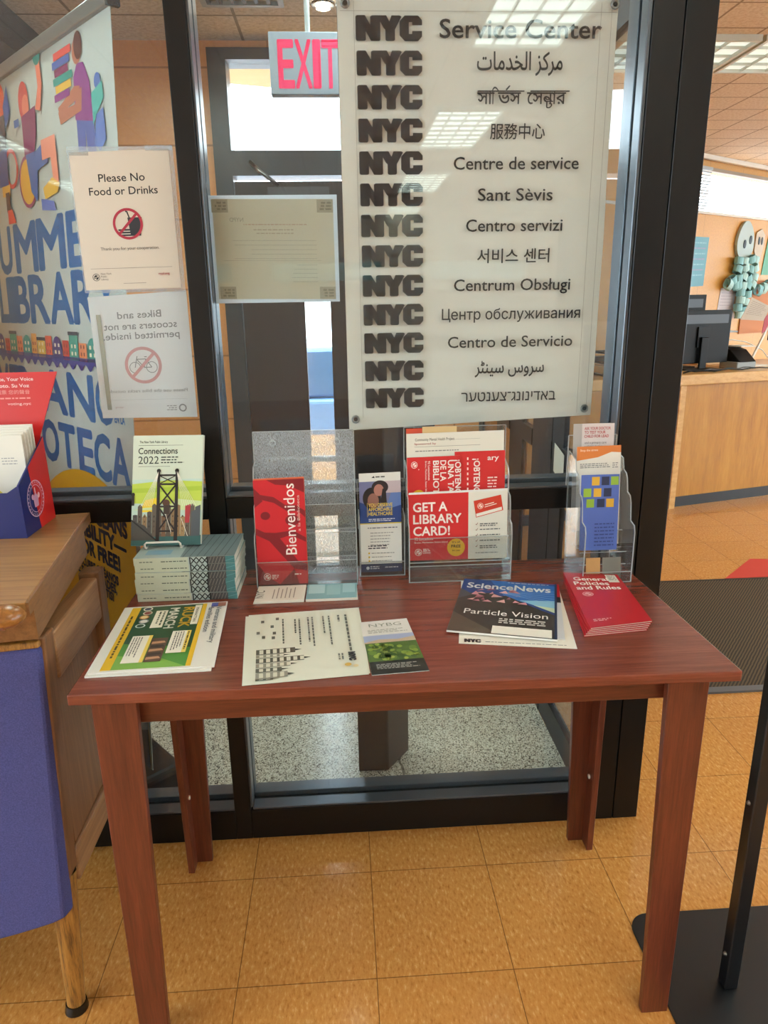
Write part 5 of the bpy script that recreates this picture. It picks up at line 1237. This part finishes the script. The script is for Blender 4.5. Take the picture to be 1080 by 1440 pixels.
# wire caddy behind the banner edge
cd = on_desk('wire_tray', 'black wire letter tray on the desk seen past the banner edge', 'tray', -.42, .25)
b = MB()
for z in (ZR+.006, ZR+.085, ZR+.15):
    b.tube([at(-.50, .12, z), at(-.22, .12, z), at(-.22, .36, z), at(-.50, .36, z), at(-.50, .12, z)], .006, M_blackpl)
for (x, y) in ((-.50, .12), (-.22, .12), (-.22, .36), (-.50, .36)): b.tube([at(x, y, ZR+.001), at(x, y, ZR+.17)], .008, M_blackpl)
b.build('frame', cd)
b = MB(); b.box(-.49, -.23, .13, .35, ZR+.092, ZR+.12, mat('slate_blue_file', '#4c5f6c', .5), XR); tag(b.build('file_box'), 'slate blue file in the upper level of the black wire tray', 'file')
b = MB(); b.box(-.48, -.23, .13, .35, ZR+.0130, ZR+.06, M_paper, XR); tag(b.build('paper_stack'), 'white paper stack in the lower level of the black wire tray', 'paper')

# ================================================================== FAR WALL DISPLAYS
def onw(s, z, n=0): return X33 @ Vector((s, -n, z))
b = MB(); c4 = [onw(-.32, 1.53, .004), onw(.09, 1.545, .004), onw(.11, 2.0, .004), onw(-.32, 1.995, .004)]; sheet(b, *c4, .0035, mat('blue_poster_paper', '#5f9aa8', .6)); p = Page(b, *c4, .4, .46)
for i in range(7): p.greek(.12, .40-.05*i, .36, .012, '#8a88a6' if i % 2 else '#7fb3bd')
tag(b.build('poster'), 'blue paper poster on the orange wall beside the dark post', 'poster')
M_pale = mat('pale_paper_craft', '#aebfbd', .7); M_teal = mat('teal_paper_ring', '#7fb3b5', .7); M_teal2 = mat('pale_teal_paper_ring', '#a3c9c6', .7)
oc = thing('paper_octopus', 'pale teal paper chain octopus with a round head pinned to the orange wall', 'wall decoration', onw(.75, 1.7, .01))
def disc(b, pts, th, m_, base=.004):
    vs = [onw(s, z, base) for s, z in pts]; vt = [onw(s, z, base+th) for s, z in pts]; b.hexa(vs, vt, m_)
b = MB(); disc(b, [(.76+.165*math.cos(a)*(1-.18*math.sin(a)), 1.99+.165*math.sin(a)*1.15) for a in [2*PI*i/24 for i in range(24)]], .03, M_pale); b.build('head', oc)
for (s_, z_) in ((.735, 1.955), (.845, 2.0)):
    b = MB(); disc(b, [(s_+.024*math.cos(a), z_+.042*math.sin(a)) for a in [2*PI*i/14 for i in range(14)]], .006, M_blackpl, .035); b.build('eye', oc)
def chain(pts, parent):
    for i, (s_, z_, a) in enumerate(pts):
        b = MB(); R_ = .052; vs = []; fs = []; n_ = 14; wd = .035
        for j in range(n_):
            t2 = 2*PI*j/n_
            for (rr_, hh) in ((R_, 0), (R_, 1), (R_-.004, 1), (R_-.004, 0)):
                x_ = rr_*math.cos(t2)*1.15; y_ = rr_*math.sin(t2)*.75; l_ = (hh-.5)*wd*2
                s2 = s_+x_*math.cos(a)-l_*math.sin(a); z2 = z_+x_*math.sin(a)+l_*math.cos(a)
                vs.append(onw(s2, z2, .062+y_))
        for j in range(n_):
            for k in range(4): fs.append((j*4+k, j*4+(k+1) % 4, ((j+1) % n_)*4+(k+1) % 4, ((j+1) % n_)*4+k))
        b.add(vs, fs, (M_teal, M_teal2)[i % 2]); b.build('paper_ring', parent)
rn = random.Random(4)
chain([(.62+.105*(i % 4)+rn.uniform(-.02, .02), 1.80-.085*(i//4)+rn.uniform(-.015, .015), rn.uniform(-.6, .6)) for i in range(16)], oc)
chain([(.52, 1.60, .5), (.46, 1.56, 1.2), (.58, 1.55, 0.2)], oc)
chain([(.72, 1.48, .1), (.74, 1.40, -.1), (.70, 1.33, .1), (.745, 1.25, 0)], oc); chain([(.86, 1.46, .1), (.83, 1.38, -.2), (.80, 1.30, .1)], oc); chain([(1.08, 1.50, 1.4), (1.18, 1.52, 1.5), (1.28, 1.55, 1.5), (1.38, 1.55, 1.6)], oc)
sq = thing('paper_squid', 'smaller pale paper face with two eyes on the wall right of the octopus', 'wall decoration', onw(1.1, 1.95, .01))
b = MB(); disc(b, [(1.0, 2.08), (.99, 1.90), (1.06, 1.78), (1.13, 1.79), (1.17, 1.95), (1.18, 2.06), (1.10, 2.12)], .01, mat('tan_pale_paper', '#c2b4a0', .7)); b.build('head', sq)
for s_ in (1.06, 1.12):
    b = MB(); disc(b, [(s_+.018*math.cos(a), 2.0+.04*math.sin(a)) for a in [2*PI*i/12 for i in range(12)]], .004, M_blackpl, .0145); b.build('eye', sq)
b = MB(); disc(b, [(1.21, 1.66), (1.8, 1.66), (1.8, 2.05), (1.27, 2.05)], .004, mat('green_poster_paper', '#4f9a76', .6), .003); tag(b.build('poster'), 'green poster cut off by the right edge of the picture', 'poster')
b = MB(); c4 = [onw(.40, 1.27, .004), onw(.70, 1.265, .004), onw(.735, 1.52, .004), onw(.43, 1.525, .004)]; sheet(b, *c4, .003, mat('lilac_white_paper', '#bdb3b4', .6)); p = Page(b, *c4, .3, .25); p.greek(.03, .2, .27, .006, '#948c92', 5, 5)
tag(b.build('notice'), 'white notice on the orange wall behind the monitors', 'notice')
b = MB(); disc(b, [(.88, 1.05), (2.4, 1.05), (2.4, 1.60), (.88, 1.60)], .012, mat('terracotta_pinboard', '#bd7a4e', .8), .001); tag(b.build('pinboard'), 'plain terracotta pinboard low on the wall right of the octopus', 'pinboard')
# window blind
bl = thing('window_blind', 'bunched grey slat blind at the left end of the far window', 'blind', onw(-.2, 2.4, .02))
for i in range(13):
    b = MB(); z_ = 2.236+.0265*i; b.hexa([onw(-.29, z_, .06), onw(-.06, z_, .06), onw(-.06, z_+.004, .02), onw(-.29, z_+.004, .02)], [onw(-.29, z_+.009, .06), onw(-.06, z_+.009, .06), onw(-.06, z_+.013, .02), onw(-.29, z_+.013, .02)], M_ltgrey); b.build('slat', bl)
b = MB(); b.hexa([onw(-.3, 2.581, .062), onw(-.05, 2.581, .062), onw(-.05, 2.581, .031), onw(-.3, 2.581, .031)], [onw(-.3, 2.605, .062), onw(-.05, 2.605, .062), onw(-.05, 2.605, .031), onw(-.3, 2.605, .031)], M_ltgrey); b.build('head_rail', bl)

# ================================================================== PAPER ON THE SIDE SCREEN, CAR OUTSIDE
b = MB(); c4 = [(XS-.016, .66, .905), (XS-.016, .56, .885), (XS-.016, .56, .975), (XS-.016, .66, .995)]; sheet(b, *c4, -.001, M_paper)
tag(b.build('notice'), 'white paper strip stuck on the rail of the lobby side screen', 'notice')
CX = -1.0
car = thing('car', 'blue grey car parked in the street, seen through the narrow door pane', 'car', (-.1, 7.4, -.5))
M_car = mat('pale_blue_car_paint', '#41648c', .25, metal=.3, coat=.5); M_cg = mat('dark_car_glass', '#2a4460', .1)
b = MB(); b.prism([(CX-1.3, -.18), (CX-1.35, .22), (CX-1.1, .40), (CX+2.9, .40), (CX+3.1, .15), (CX+3.0, -.18)], 'y', 6.5, 8.2, M_car); b.prism([(CX-.5, .401), (CX+.05, .95), (CX+1.7, .98), (CX+2.3, .401)], 'y', 6.62, 8.08, M_car); b.build('body', car, .05, 3)
b = MB(); b.prism([(CX-.32, .44), (CX+.1, .88), (CX+.75, .91), (CX+.75, .44)], 'y', 6.605, 6.619, M_cg); b.prism([(CX+.83, .44), (CX+.83, .91), (CX+1.6, .91), (CX+2.05, .44)], 'y', 6.605, 6.619, M_cg); b.build('side_window', car)
for x in (CX-.55, CX+2.2):
    b = MB(); b.cyl((x, 6.44, -.19), (x, 6.66, -.19), .31, M_blackpl, n=28); wh = b.build('wheel', car)
    b = MB(); b.cyl((x, 6.43, -.19), (x, 6.439, -.19), .2, M_ltgrey, n=24); b.build('hub_cap', wh)
